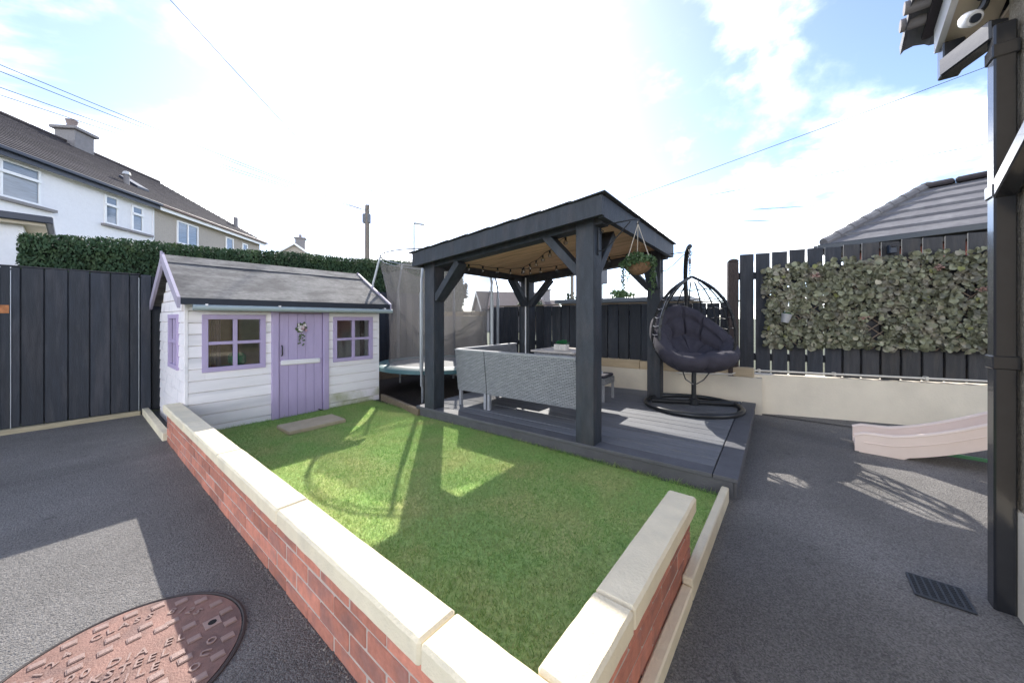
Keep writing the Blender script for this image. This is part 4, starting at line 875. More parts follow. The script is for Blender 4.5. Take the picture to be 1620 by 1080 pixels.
# puffy quilted bowl cushion: low rolled lip in front, rising to a tall back
CF = (Matrix.Rotation(R(14), 3, 'Z') @ FW); CS = Vector((-CF.y, CF.x, 0))
NP, NQ = 120, 30; cv = []; cf = []
def cmid(phi, q):
    k_ = ((1 - math.cos(phi)) / 2) ** 1.35; zr = .80 + .57 * k_ + .035 * math.sin(phi * 3 + .6) * (1 - k_); rm = .445 - .10 * k_ + .02 * math.sin(5 * phi)
    an_ = q * math.pi / 2; r_ = rm * math.sin(an_) ** .85 if q > 0 else 0; z_ = .675 + (zr - .675) * (1 - math.cos(an_)) ** (1.0 - .25 * k_) if q > 0 else .675
    return r_, z_
def cpt(phi, q, sgn):
    q0, q1 = max(0, q - .02), min(1, q + .02); (ra, za), (rb, zb) = cmid(phi, q0), cmid(phi, q1); L_ = math.hypot(rb - ra, zb - za) + 1e-6
    nr_, nz_ = -(zb - za) / L_, (rb - ra) / L_; r_, z_ = cmid(phi, q); th_ = .104 * math.sqrt(max(0, 1 - q ** 7))
    nseg, sh = (8, .15) if q > .54 else (5, .42)
    seam = abs(((phi / (2 * math.pi) * nseg + sh + .03 * math.sin(phi * 2.3)) % 1) - .5) * 2; g_ = math.exp(-((1 - seam) / (.15 if q > .54 else .10)) ** 2) * min(1, q * q * 5)
    g2 = math.exp(-((q - .52) / .055) ** 2) + .8 * math.exp(-((q - .80) / .045) ** 2) * (1 if math.cos(phi) < .2 else .3)
    th_ *= (1 - .42 * g_) * (1 - .38 * min(1, g2)) if sgn > 0 else (1 - .25 * g_)
    r_ += nr_ * th_ * sgn; z_ += nz_ * th_ * sgn; r_ = max(r_, 0)
    w_ = EC2 + CF * (r_ * math.cos(phi)) + CS * (r_ * math.sin(phi)) + Vector((0, 0, z_))
    n_ = mnoise.noise(w_ * 11) * .007 + mnoise.noise(Vector((w_.x * 30, w_.y * 30, w_.z * 12))) * .0035
    return w_ + (w_ - (EC2 + Vector((0, 0, 1.0)))).normalized() * -n_ * sgn
rowsq = [(k / NQ) ** .8 for k in range(1, NQ + 1)]
for sgn, qs in ((1, rowsq), (-1, rowsq[-2::-1])):
    for q in qs:
        for k in range(NP): cv.append(tuple(cpt(2 * math.pi * k / NP, q, sgn)))
nrw = len(cv) // NP
for i in range(nrw - 1):
    for k in range(NP): l = (k + 1) % NP; cf.append((i * NP + k, i * NP + l, (i + 1) * NP + l, (i + 1) * NP + k))
cf.append(tuple(range(NP))); cf.append(tuple(reversed(range((nrw - 1) * NP, nrw * NP))))
me2 = MB().add(cv, cf).mesh('egg_cushion', 'cushion', True)
ecu = bpy.data.objects.new('egg_cushion', me2); col.objects.link(ecu); tag(ecu, 'plump dark grey tufted cushion filling the hanging egg chair', 'cushion')

# ------------------------------------------------------------------ trampoline
TC = Vector((3.85, 4.60, 0)); TRD = .97
tp = thing('trampoline', 'round trampoline with teal pad and sagging grey safety net', 'trampoline', (TC.x, TC.y, .03))
RM, RT = .47, 2.17
def circ(r_, z, n=48, a0=0): return [(TC.x + r_ * math.cos(a0 + 2 * math.pi * k / n), TC.y + r_ * math.sin(a0 + 2 * math.pi * k / n), z) for k in range(n)]
MB().tube(circ(TRD, RM - .04), .02, 8, True).build('rim', 'galv', tp, True)
MB().lathe([(TRD - .17, RM - .005), (TRD - .15, RM + .01), (TRD, RM + .018), (TRD + .04, RM), (TRD + .045, RM - .05), (TRD + .03, RM - .055)], (TC.x, TC.y, 0), 48).build('safety_pad', 'teal', tp, True)
mat('tramp_mat', (.30, .31, .32), .45, .3, 30)
MB().lathe([(.001, RM - .012), (.4, RM - .012), (TRD - .165, RM - .01)], (TC.x, TC.y, 0), 48).build('jump_mat', 'tramp_mat', tp, True)
pang = [R(a) for a in (216, 276, 336, 36, 96, 156)]
for a in pang:
    d = Vector((math.cos(a), math.sin(a), 0)); b = TC + d * (TRD + .03)
    MB().tube([b + Vector((0, 0, .03)), b + Vector((0, 0, RM - .03))], .018, 8).build('leg', 'galv', tp, True)
    pl = MB().tube([b + d * .05 + Vector((0, 0, RM - .2)), b + d * .05 + Vector((0, 0, 1.72)), b + d * .03 + Vector((0, 0, 1.80)), TC + d * (TRD - .03) + Vector((0, 0, RT))], .017, 8).build('net_pole', 'galv', tp, True)
    MB().tube([b + d * .05 + Vector((0, 0, RM + .0)), b + d * .05 + Vector((0, 0, 1.55))], .026, 8).build('pole_sleeve', 'teal' if False else 'galv', pl, True)
MB().tube(circ(TRD - .03, RT), .010, 6, True).build('top_ring', 'galv', tp, True)
MB().tube(circ(TRD - .03, RT - .05), .007, 6, True).build('top_ring', 'galv', tp, True)
n = 96; vs_ = []; fs_ = []; rows = 12
for j in range(rows + 1):
    f_ = j / rows
    for k in range(n):
        a = 2 * math.pi * k / n; sag = abs(math.sin(3 * (a - pang[0])))
        top = RT - .08 - .13 * sag; z = top + (RM + .03 - top) * f_; r_ = TRD - .04 - .13 * math.sin(math.pi * f_) * (.3 + .7 * sag) - .12 * f_ + .012 * math.sin(23 * a)
        vs_.append((TC.x + r_ * math.cos(a), TC.y + r_ * math.sin(a), z))
for j in range(rows):
    for k in range(n): l = (k + 1) % n; fs_.append((j * n + k, j * n + l, (j + 1) * n + l, (j + 1) * n + k))
MB().add(vs_, fs_).build('net', 'net', tp, True)

# ------------------------------------------------------------------ slide
SN = Vector((-.05, -.999, 0)); SW = Vector((.999, -.05, 0)); S_O = Vector((4.43, -.42, 0))
sd_ = thing('toy_slide', 'pale pink plastic toddler slide lying by the cream wall', 'slide', tuple(S_O + SN * .5))
def sz(s): return .055 + (0 if s < .22 else .50 * (s - .22) ** 1.4)
def side(off, nm):
    top = []; bot = []
    for k in range(25):
        s = 1.45 * k / 24; b_ = sz(s) - .052 - .01 * min(1, s); h_ = .165 + .01 * min(1, s / .3)
        if k == 0: h_ *= .86
        top.append((s, sz(s) - .055 + h_)); bot.append((s, max(.006, b_)))
    poly = top + bot[::-1]; T = Matrix((SN, SW, Vector((0, 0, 1)))).transposed().to_4x4(); T.translation = S_O
    MB().prism(poly, off, off + .028, 'y', T).build('side_rail', 'pink_plastic', sd_)
    MB().tube([T @ Vector((s, off + .014, z)) for s, z in top], .0175, 8).build('rail_edge', 'pink_plastic', sd_, True)
    if off < .1: MB().tube([T @ Vector((s, off - .002, z - .075)) for s, z in top[1:]], .005, 6).build('moulded_line', 'pink_plastic', sd_, True)
    MB().prism([(.03, .0), (.30, .0), (.37, .05), (.01, .05)], off + .002, off + .026, 'y', T).build('foot', 'pink_plastic', sd_)
side(0, 0); side(.34, 1)
T = Matrix((SN, SW, Vector((0, 0, 1)))).transposed().to_4x4(); T.translation = S_O; mb = MB(); vs_ = []; fs_ = []
for k in range(25):
    s = 1.45 * k / 24
    for off, z in ((.028, sz(s)), (.34, sz(s)), (.34, sz(s) - .02), (.028, sz(s) - .02)): vs_.append((s, off, z))
for k in range(24):
    for q in range(4): fs_.append((k * 4 + q, k * 4 + (q + 1) % 4, k * 4 + 4 + (q + 1) % 4, k * 4 + 4 + q))
mb.add(vs_, fs_, T).build('chute', 'pink_plastic', sd_, True)
MB().box(.56, 1.7, .37, .39, .0, .03, .004, T).build('base_bar', 'green_plastic', sd_)
for off in (.0, .34):
    MB().box(1.42, 1.47, off, off + .03, 0, .95, .006, T).build('ladder_post', 'green_plastic', sd_); MB().beam(T @ Vector((1.45, off + .015, .84)), T @ Vector((1.80, off + .015, .0)), .03, .04, .004).build('ladder_rail', 'green_plastic', sd_)
for k in range(3): q = .3 + k * .25; MB().beam(T @ Vector((1.45 + .35 * (1 - q), .01, .84 * q)), T @ Vector((1.45 + .35 * (1 - q), .36, .84 * q)), .06, .02, .004).build('ladder_step', 'pink_plastic', sd_)

# ------------------------------------------------------------------ manhole cover
MC = Vector((.10, 1.79, 0)); mr0 = .351
mh = thing('manhole_cover', 'round rusty iron manhole cover with raised lettering in the driveway', 'manhole cover', (MC.x, MC.y, 0))
MB().lathe([(mr0, -.02), (mr0, .006), (mr0 - .008, .009), (mr0 - .012, .006), (mr0 - .012, -.02)], (MC.x, MC.y, 0), 96).build('frame_ring', 'iron_dark', mh, True)
MB().lathe([(.0005, .006), (.17, .006), (mr0 - .016, .006), (mr0 - .018, -.01)], (MC.x, MC.y, 0), 96).build('plate', 'rust_iron', mh)
tread_me = MB().prism([(-.019, -.014), (.019, -.014), (.019, .014), (-.019, .014)], 0, .004, 'z').box(-.016, .016, -.011, .011, .004, .0055).mesh('tread', 'iron_top')
ang0 = R(-17)
def tread(x, y): inst('tread', tread_me, Matrix.Translation((MC.x + x, MC.y + y, .0055)) @ Matrix.Rotation(ang0 + R(17), 4, 'Z'), mh)
for k in range(24):
    a = 2 * math.pi * (k + .3) / 24; tread(.300 * math.cos(a), .300 * math.sin(a))
for k in range(14):
    a = 2 * math.pi * (k + .5) / 14
    if abs(((a + math.pi) % (2 * math.pi)) - math.pi) > .2: tread(.195 * math.cos(a), .195 * math.sin(a))
for q in ((.12, .115), (.05, .135), (-.02, .14), (-.09, .125), (.14, -.08), (.08, -.125), (0, -.14), (-.08, -.125)): tread(*q)
kp = MB().box(MC.x + .225, MC.x + .275, MC.y - .03, MC.y + .02, .005, .009, .001).build('key_plate', 'iron_top', mh)
MB().lathe([(.014, .0095), (.0002, .0097)], (MC.x + .25, MC.y - .005, 0), 10).build('keyhole', 'void', kp)
def text_mesh(ch, size):
    cu = bpy.data.curves.new('t', 'FONT'); cu.body = ch; cu.size = size; cu.extrude = .0022; cu.align_x = 'CENTER'; cu.resolution_u = 2; cu.offset = .0006
    o = bpy.data.objects.new('t', cu); col.objects.link(o); dg_ = bpy.context.evaluated_depsgraph_get(); me_ = bpy.data.meshes.new_from_object(o.evaluated_get(dg_)); bpy.data.objects.remove(o)
    me_.materials.clear(); me_.materials.append(M['iron_top']); return me_
def arc_text(txt, r_, a_start, step, size):
    a = a_start
    for ch in txt:
        if ch != ' ':
            me_ = text_mesh(ch, size); T_ = Matrix.Translation((MC.x + r_ * math.cos(a), MC.y + r_ * math.sin(a), .0075)) @ Matrix.Rotation(a - math.pi / 2, 4, 'Z'); inst('letter', me_, T_, mh)
        a -= step
arc_text('EN124 CLASS B125', .236, R(148), R(8.2), .042)
arc_text('OUO', .236, R(-24), R(12), .042)
for i, tx in enumerate(('600 DIA EL', 'BRKSTEEL', 'BRKTILE')):
    for j_, ch_ in enumerate(tx):
      if ch_ == ' ': continue
      me_ = text_mesh(ch_, .048); T_ = Matrix.Translation((MC.x, MC.y, .0075)) @ Matrix.Rotation(ang0, 4, 'Z') @ Matrix.Translation(((j_ - (len(tx) - 1) / 2) * .034, .035 - i * .05, 0)); inst('letter', me_, T_, mh)

# ------------------------------------------------------------------ drain grate
gr = thing('drain_grate', 'small square black drain grate in the tarmac by the downpipe', 'drain', (2.375, -.49, 0))
gx0, gx1, gy0, gy1 = 2.29, 2.46, -.575, -.405
MB().box(gx0, gx1, gy0, gy1, .001, .003).build('sump', 'void', gr)
MB().box(gx0, gx1, gy0, gy0 + .007, .001, .009).box(gx0, gx1, gy1 - .007, gy1, .001, .009).box(gx0, gx0 + .007, gy0 + .007, gy1 - .007, .001, .009).box(gx1 - .007, gx1, gy0 + .007, gy1 - .007, .001, .009).build('frame', 'grate', gr)
for k in range(1, 7): y = gy0 + .17 * k / 7; MB().box(gx0 + .007, gx1 - .007, y - .003, y + .003, .003, .0085).build('bar', 'grate', gr)
for k in range(1, 11): x = gx0 + .17 * k / 11; MB().box(x - .002, x + .002, gy0 + .007, gy1 - .007, .003, .008).build('bar', 'grate', gr)

# ------------------------------------------------------------------ own house corner on the right
oh = thing('rendered_house', 'pebbledashed gable corner of the house with square black downpipe', 'house', (2.2, -.75, 0))
SLP = .36; HX_0, HX_1, HYW = .10, 2.50, -.712
def rz_(x): return 2.515 + (2.66 - x) * SLP if x > 1.30 else 2.515 + (2.66 - 1.30) * SLP - (1.30 - x) * SLP
MB().prism([(HX_0, .42), (HX_1, .42), (HX_1, rz_(HX_1)), (1.30, rz_(1.30)), (HX_0, rz_(HX_0))], HYW - 4.0, HYW, 'y').build('wall', 'pebbledash', oh)
MB().box(HX_0 - .012, HX_1 + .012, HYW - 4.0, HYW + .012, -.05, .42).build('plinth', 'cream_wall', oh)
def slopebox(x0, x1, y0, y1, dz0, dz1, name, m, par):
    for (a_, b_) in ((max(x0, 1.30), x1), (x0, min(x1, 1.30))):
        if b_ - a_ < .02: continue
        MB().add([(a_, y0, rz_(a_) + dz0), (b_, y0, rz_(b_) + dz0), (b_, y1, rz_(b_) + dz0), (a_, y1, rz_(a_) + dz0), (a_, y0, rz_(a_) + dz1), (b_, y0, rz_(b_) + dz1), (b_, y1, rz_(b_) + dz1), (a_, y1, rz_(a_) + dz1)], [(0, 3, 2, 1), (4, 5, 6, 7), (0, 1, 5, 4), (1, 2, 6, 5), (2, 3, 7, 6), (3, 0, 4, 7)]).build(name, m, par)
slopebox(-.06, 2.66, HYW + .002, -.560, .0, .02, 'verge_soffit', 'soffit', oh)
slopebox(-.06, 2.665, -.558, -.535, -.012, .105, 'barge_board', 'light_trim', oh)
MB().box(2.502, 2.66, HYW - 4.0, HYW, 2.515, 2.535).build('soffit', 'soffit', oh); MB().box(2.661, 2.68, HYW - 4.0, -.560, 2.505, 2.60).build('fascia', 'light_trim', oh)
slopebox(-.10, 2.70, HYW - 4.0, -.50, .106, .125, 'roof', 'dark_tile', oh)
rr_ = [c for c in oh.children if c.name.startswith('roof')][0]
# profiled tiles: rolls run down the slope, ends hang over eave and verge
tp_ = [(0, .0), (.015, .022), (.05, .034), (.085, .022), (.10, .004), (.15, .0), (.165, .022), (.20, .034), (.235, .022), (.25, .004), (.30, .0)]
tv = []; tfs = []
for (a_, b_) in tp_: tv += [(.0, -a_, b_), (-.36, -a_, b_ + .0), (.0, -a_, b_ - .055), (-.36, -a_, b_ - .016)]
for k in range(len(tp_) - 1):
    q = k * 4; tfs += [(q, q + 1, q + 5, q + 4), (q + 2, q + 6, q + 7, q + 3), (q, q + 4, q + 6, q + 2), (q + 1, q + 3, q + 7, q + 5)]
tfs += [(0, 2, 3, 1), (len(tv) - 4, len(tv) - 3, len(tv) - 1, len(tv) - 2)]
mat('roof_tile_grey', (.105, .11, .125), .7, .2, 8, .3, 60, rnd=.12)
tile_me = MB().add(tv, tfs).mesh('tile', 'roof_tile_grey')
for j in range(5):
    for i in range(6):
        x = 2.755 - j * .30; y = -.432 - i * .30; inst('tile', tile_me, Matrix.Translation((x, y, rz_(2.66) + (2.66 - x) * SLP + .155 + .012 * (j > 0))) @ Matrix.Rotation(math.atan(SLP), 4, 'Y'), rr_)
for k in range(12):
    x = 2.63 - k * .085; MB().tube([(x, -.415, rz_(2.66) + (2.66 - x) * SLP + .15), (x, -.50, rz_(2.66) + (2.66 - x) * SLP + .15)], .030, 12).build('verge_end', 'cement', rr_, True)
MB().box(2.38, 2.45, -.70, -.64, -.01, 2.41, .006).build('downpipe', 'black_gloss', oh)
dp = [c for c in oh.children if c.name.startswith('downpipe')][0]
for z in (.99, 1.70, 2.27): MB().box(2.374, 2.456, -.707, -.634, z, z + .055, .004).build('collar', 'black_gloss', dp)
MB().beam((2.415, -.665, 2.405), (2.63, -.57, 2.40), .066, .085, .006).build('offset_pipe', 'black_gloss', oh)
MB().box(2.60, 2.69, -.62, -.55, 2.37, 2.512, .005).build('outlet', 'black_gloss', oh)
MB().beam((2.40, -.668, 1.72), (1.80, -.668, 2.05), .062, .066, .005).build('branch_pipe', 'black_gloss', oh)
sc_ = thing('security_camera', 'white security camera on black arm under the verge of the house', 'camera', (2.46, -.61, 2.50))
MB().lathe([(.030, 0), (.034, -.012), (.028, -.022)], (2.44, -.64, 2.592), 16, cap=True).build('mount', 'black_gloss', sc_, True)
MB().tube([(2.44, -.64, 2.575), (2.445, -.63, 2.535), (2.455, -.612, 2.51)], .014, 8).build('arm', 'black_gloss', sc_, True)
bd = MB().tube([(2.475, -.585, 2.515), (2.468, -.59, 2.512), (2.435, -.60, 2.490), (2.427, -.602, 2.485)], [.016, .030, .032, .026], 14).build('body', 'upvc', sc_, True); MB().tube([(2.427, -.602, 2.485), (2.421, -.604, 2.481)], .017, 12).build('lens', 'solar', bd, True)

# ------------------------------------------------------------------ hedge and vegetation
def leaf_cloud(name, pts, nrm, size, m, parent, elong=2.0, tilt=.7):
    n = len(pts); a = rng.uniform(0, 2 * np.pi, n)
    nn = nrm + rng.normal(0, tilt, (n, 3)); nn /= np.linalg.norm(nn, axis=1)[:, None]
    up = np.c_[rng.normal(0, .5, n), rng.normal(0, .5, n), np.ones(n)]; t = np.cross(nn, up); t /= np.linalg.norm(t, axis=1)[:, None] + 1e-6; b = np.cross(nn, t)
    s_ = size * rng.uniform(.6, 1.3, n)[:, None]
    V = np.stack([pts - t * s_ / elong, pts + b * s_ * .2 - t * s_ * .0 - b * s_, pts + t * s_ / elong, pts + b * s_], 1).reshape(-1, 3)
    me_ = bpy.data.meshes.new(name); me_.from_pydata(V.tolist(), [], (np.arange(n)[:, None] * 4 + np.arange(4)).tolist()); me_.materials.append(M[m])
    o = bpy.data.objects.new(name, me_); col.objects.link(o); o.parent = parent; 
    inv = W[parent.name].inverted(); me_.transform(inv); W[o.name] = W[parent.name]; return o
hg = thing('hedge', 'tall clipped dark green conifer hedge behind the gate and playhouse', 'hedge', (2.0, 7.3, 0))
def htop(x): return 2.19 + (x + .34) * .058 + .012 * math.sin(x * 3.1)
HX0, HX1, HY0, HY1 = -.36, 6.6, 6.95, 8.0
MB().add([(HX0 + .06, HY0 + .07, 0), (HX1, HY0 + .07, 0), (HX1, HY1, 0), (HX0 + .06, HY1, 0), (HX0 + .06, HY0 + .07, htop(HX0) - .08), (HX1, HY0 + .07, htop(HX1) - .08), (HX1, HY1, htop(HX1) - .08), (HX0 + .06, HY1, htop(HX0) - .08)], bxf).build('branches', 'hedge_core', hg)
n = 60000; xx = rng.uniform(HX0, HX1, n); zz = rng.uniform(.9, 1, n); pts = np.empty((n, 3)); nr = np.zeros((n, 3))
face = rng.random(n); top = np.array([htop(v) for v in xx])
bump = np.array([mnoise.noise((a * 2.2, z_ * 5, .3)) for a, z_ in zip(xx, rng.random(n))]) * .05
for i in range(n):
    if face[i] < .70: pts[i] = (xx[i], HY0 + rng.uniform(-.02, .06) + bump[i] * .8, rng.uniform(.9, top[i])); nr[i] = (0, -1, .2)
    elif face[i] < .93: pts[i] = (xx[i], rng.uniform(HY0, HY1), top[i] + rng.uniform(-.05, .015) + bump[i] * .5); nr[i] = (0, -.2, 1)
    else: pts[i] = (HX0 + rng.uniform(-.02, .05), rng.uniform(HY0, HY1), rng.uniform(.9, htop(HX0))); nr[i] = (-1, 0, .2)
leaf_cloud('foliage', pts, nr, .027, 'hedge_leaf', hg, 2.2)
def bush(name, label, cat, c, rad, nleaf, size, m='tree_leaf', trunk=True):
    t_ = thing(name, label, cat, (c[0], c[1], 0)); P = []; N_ = []
    cl = [(c[0] + jit(rad[0] * .6), c[1] + jit(rad[1] * .6), c[2] + jit(rad[2] * .6), random.uniform(.35, .6)) for _ in range(12)]
    for i in range(nleaf):
        q = random.choice(cl); d = rng.normal(0, 1, 3); d /= np.linalg.norm(d); r_ = q[3] * (random.random() ** .4)
        P.append((q[0] + d[0] * rad[0] * r_, q[1] + d[1] * rad[1] * r_, q[2] + d[2] * rad[2] * r_)); N_.append(d)
    if trunk:
        MB().tube([(c[0], c[1], 0), (c[0] + .03, c[1], c[2] * .6), (c[0], c[1], c[2])], [rad[0] * .12, rad[0] * .08, rad[0] * .03], 8).build('trunk', 'trunk', t_, True)
        for k in range(4): a = k * 1.6; MB().tube([(c[0], c[1], c[2] * .6), (c[0] + rad[0] * .5 * math.cos(a), c[1] + rad[1] * .5 * math.sin(a), c[2] + rad[2] * .2)], [rad[0] * .05, rad[0] * .02], 6).build('limb', 'trunk', t_, True)
    leaf_cloud('crown', np.array(P), np.array(N_), size, m, t_, 1.8); return t_
q = at(726, 455, 11.0); bush('garden_tree', 'dark rounded tree seen through the trampoline net', 'tree', (q.x, q.y, q.z), (.62, .62, .55), 3800, .07)
q = at(903, 470, 9.5); bush('young_shrub', 'sparse young shrub tip showing above the fence between posts', 'shrub', (q.x, q.y, q.z - .05), (.16, .16, .26), 90, .045)
q = at(983, 466, 9.0); bush('green_shrub', 'leafy green shrub above the fence below the hanging basket', 'shrub', (q.x, q.y, q.z - .02), (.38, .3, .16), 700, .04, 'basket_leaf')
q = at(848, 488, 30); bush('distant_tree', 'distant dark tree beside the far roofs', 'tree', (q.x, q.y, q.z), (1.6, 1.2, .9), 1500, .16)

# ------------------------------------------------------------------ terrace of houses on the left
KS = 1.2
HO = Vector((-1.0 * KS, 14.5 * KS, 0)); HD = Vector((.704, .710, 0)).normalized(); HN = Vector((-HD.y, HD.x, 0))
TH_ = Matrix((HD, HN, Vector((0, 0, 1)))).transposed().to_4x4(); TH_.translation = HO
def hz(z): return 1.2 + (z - 1.2) * KS
EVz, RDz, DEP, SP = hz(5.14), hz(7.5), 3.5 * KS, 3.96 * KS
def house(label, s0, s1, m, trim, hip):
    t_ = thing('terraced_house', label, 'house', tuple(TH_ @ Vector(((s0 + s1) / 2, 0, 0))))
    MB().box(s0, s1, 0, 2 * DEP, -.1, EVz, 0, TH_).build('wall', m, t_)
    # lapped tile courses on the front slope
    n_ = 22; sl_l = math.hypot(DEP + .3, RDz - EVz + .1); rt = None
    e1 = s1 + (.12 if hip else 0)
    def hipx(f_): return e1 - (2.0 * f_ if hip else 0)
    rt = MB().add([(s0, -.3, EVz - .02), (hipx(0), -.3, EVz - .02), (hipx(1), DEP, RDz - .03), (s0, DEP, RDz - .03), (s0, 2 * DEP + .3, EVz - .02), (hipx(0), 2 * DEP + .3, EVz - .02)], [(0, 1, 2, 3), (3, 2, 5, 4), (1, 5, 2)], TH_).build('roof', 'dark_tile', t_)
    for k in range(n_):
        f0 = k / n_; f1 = (k + 1.15) / n_; y0 = -.3 + (DEP + .3) * f0; y1 = min(DEP, -.3 + (DEP + .3) * f1); z0 = EVz - .02 + (RDz - EVz) * f0 + .05; z1 = EVz - .02 + (RDz - EVz) * min(1, f1) + .012
        MB().add([(s0, y0, z0), (hipx(f0), y0, z0), (hipx(min(1, f1)), y1, z1), (s0, y1, z1), (s0, y0, z0 - .035), (hipx(f0), y0, z0 - .035)], [(0, 1, 2, 3), (0, 4, 5, 1)], TH_).build('tile_course', 'dark_tile', rt)
    MB().tube([TH_ @ Vector((s0, DEP, RDz + .02)), TH_ @ Vector((hipx(1), DEP, RDz + .02))], .09, 8).build('ridge_tiles', 'dark_tile', rt)
    MB().box(s0, e1, -.42, -.30, EVz - .10, EVz + .0, .01, TH_).build('gutter', trim, t_); MB().box(s0, e1, -.30, -.27, EVz - .24, EVz - .02, 0, TH_).build('fascia', trim if trim != 'brown_trim' else 'upvc', t_)
    MB().box(s0, s1, -.27, .0, EVz - .16, EVz - .13, 0, TH_).build('soffit', 'upvc', t_)
    return t_
def hwindow(t_, s0, s1, z0, z1, split=1, vent=True, sill=True):
    s0, s1, z0, z1 = s0 * KS, s1 * KS, hz(z0), hz(z1); f_ = MB(); e = .06
    f_.box(s0, s1, -.05, .02, z0, z0 + e, 0, TH_).box(s0, s1, -.05, .02, z1 - e, z1, 0, TH_)
    n_ = split; wd_ = (s1 - s0) / n_
    for k in range(n_ + 1): x = s0 + k * wd_; f_.box(max(s0, x - e / 2 - (e / 2 if k == n_ else 0)), min(s1, x + e / 2 + (e / 2 if k == 0 else 0)), -.048, .018, z0 + e, z1 - e, 0, TH_)
    zm = z0 + (z1 - z0) * .68
    if vent: f_.box(s0 + .02, s1 - .02, -.09, -.01, zm - .05, zm + .03, 0, TH_)
    fo = f_.build('window_frame', 'upvc', t_)
    for k in range(n_):
        if vent: MB().box(s0 + k * wd_ + .03, s0 + (k + 1) * wd_ - .03, -.02, -.012, zm + .03, z1 - e, 0, TH_).build('pane', 'house_glass', fo); MB().box(s0 + k * wd_ + .03, s0 + (k + 1) * wd_ - .03, -.02, -.012, z0 + e, zm - .05, 0, TH_).build('pane', 'house_glass', fo)
        else: MB().box(s0 + k * wd_ + .03, s0 + (k + 1) * wd_ - .03, -.02, -.012, z0 + e, z1 - e, 0, TH_).build('pane', 'house_glass', fo)
    if sill: MB().box(s0 - .1, s1 + .35, -.14, .0, z0 - .10, z0 - .02, 0, TH_).build('sill', 'cement', fo)
h1 = house('white rendered terraced house with navy gutter and grey chimney', -9, SP, 'house_white', 'navy_trim', False)
hwindow(h1, -1.55, .74, 4.04, 4.94, 3); hwindow(h1, 2.33, 2.74, 4.04, 4.90); hwindow(h1, 3.18, 3.58, 4.04, 4.86)
h2_ = house('beige pebbledashed end terrace house with brown gutter beyond the white house', SP, 10.2 * KS, 'house_beige', 'brown_trim', True)
hwindow(h2_, 4.95, 5.98, 4.0, 4.85, 2, False); hwindow(h2_, 7.6, 8.1, 4.1, 4.84, 1, False); hwindow(h2_, 8.75, 9.15, 4.1, 4.80, 1, False)
MB().box(3.96 * KS - .02, 3.96 * KS + .05, -.03, .01, 0, EVz - .2, 0, TH_).build('corner_trim', 'house_white', h1)
c0, c1 = 4.80 * KS, 5.45 * KS
ch = MB().box(c0, c1, DEP - .38, DEP + .38, RDz - .6, hz(7.95), 0, TH_).build('chimney', 'cement', h2_)
MB().box(c0 - .12, c1 + .12, DEP - .5, DEP + .5, hz(7.95), hz(7.95) + .13, .02, TH_).build('chimney_cap', 'cement', ch)
for o_ in (-.12,): MB().lathe([(.17, 0), (.15, .18), (.19, .36), (.20, .38), (.14, .38)], TH_ @ Vector(((c0 + c1) / 2 + o_, DEP, hz(7.95) + .12)), 14).build('chimney_pot', 'terracotta', ch, True)
vv = plane_s(218, 298, HO, HD)
MB().tube([TH_ @ Vector((3.9 * KS, .9, EVz + .5)), TH_ @ Vector((3.9 * KS, .9, EVz + 1.15))], .09, 10).build('vent_pipe', 'cement', h1, True); MB().lathe([(.14, 0), (.10, .12), (.001, .16)], TH_ @ Vector((3.9 * KS, .9, EVz + 1.12)), 12).build('vent_cowl', 'light_trim', h1, True)
rs_ = (RDz - EVz) / (DEP + .3)
rlv = MB().add([(a_, b_, EVz + (b_ + .3) * rs_ + c_) for c_ in (.02, .11) for a_, b_ in ((4.3 * KS, .9), (4.75 * KS, .9), (4.75 * KS, 1.6), (4.3 * KS, 1.6))], bxf, TH_).build('rooflight', 'navy_trim', h2_)
an = MB().tube([TH_ @ Vector((9.4 * KS, .8, EVz + .6)), TH_ @ Vector((9.4 * KS, .8, EVz + 1.25))], .12, 8).build('vent_pipe', 'cement', h2_, True)
# flat roofed extension
ex = thing('flat_roof_extension', 'white flat roofed extension with navy fascia beside the hedge', 'building', (-2.0, 10.0, 0))
q = at(37, 385, 5.2); ex1, ey0 = q.x, q.y
MB().box(-6, ex1, ey0, ey0 + 3, -.05, 2.56).build('wall', 'house_white', ex)
MB().box(-6, ex1 + .27, ey0 - .22, ey0 + 3.1, 2.60, 2.70, .01).build('roof', 'navy_trim', ex); MB().box(-6, ex1 + .20, ey0 - .16, ey0 + 3.0, 2.555, 2.60).build('soffit', 'soffit', ex)

# ------------------------------------------------------------------ neighbour bungalow behind the tall fence
nb_ = thing('brick_bungalow', 'red brick bungalow with grey tiled hip roof behind the tall fence', 'bungalow', (9.5, -3.0, 0))
BD = Vector((-.28, -.96, 0)).normalized(); BP = Vector((.96, -.28, 0)).normalized(); BO = Vector((8.95, -.42, 0))
TBn = Matrix((BD, BP, Vector((0, 0, 1)))).transposed().to_4x4(); TBn.translation = BO
EB_, RB_, HW, HA = 2.56, 3.74, 2.0, 1.1
MB().box(.25, 9.0, .3, 2 * HW - .3, -.1, EB_ - .05, 0, TBn).build('wall', 'red_brick_far', nb_)
br = MB().add([(0, 0, EB_), (9, 0, EB_), (9, 2 * HW, EB_), (0, 2 * HW, EB_), (HA, HW, RB_), (9, HW, RB_)], [(0, 1, 5, 4), (0, 4, 3), (3, 4, 5, 2), (1, 2, 5), (0, 3, 2, 1)], TBn).build('roof', 'grey_tile', nb_)
NC = 6
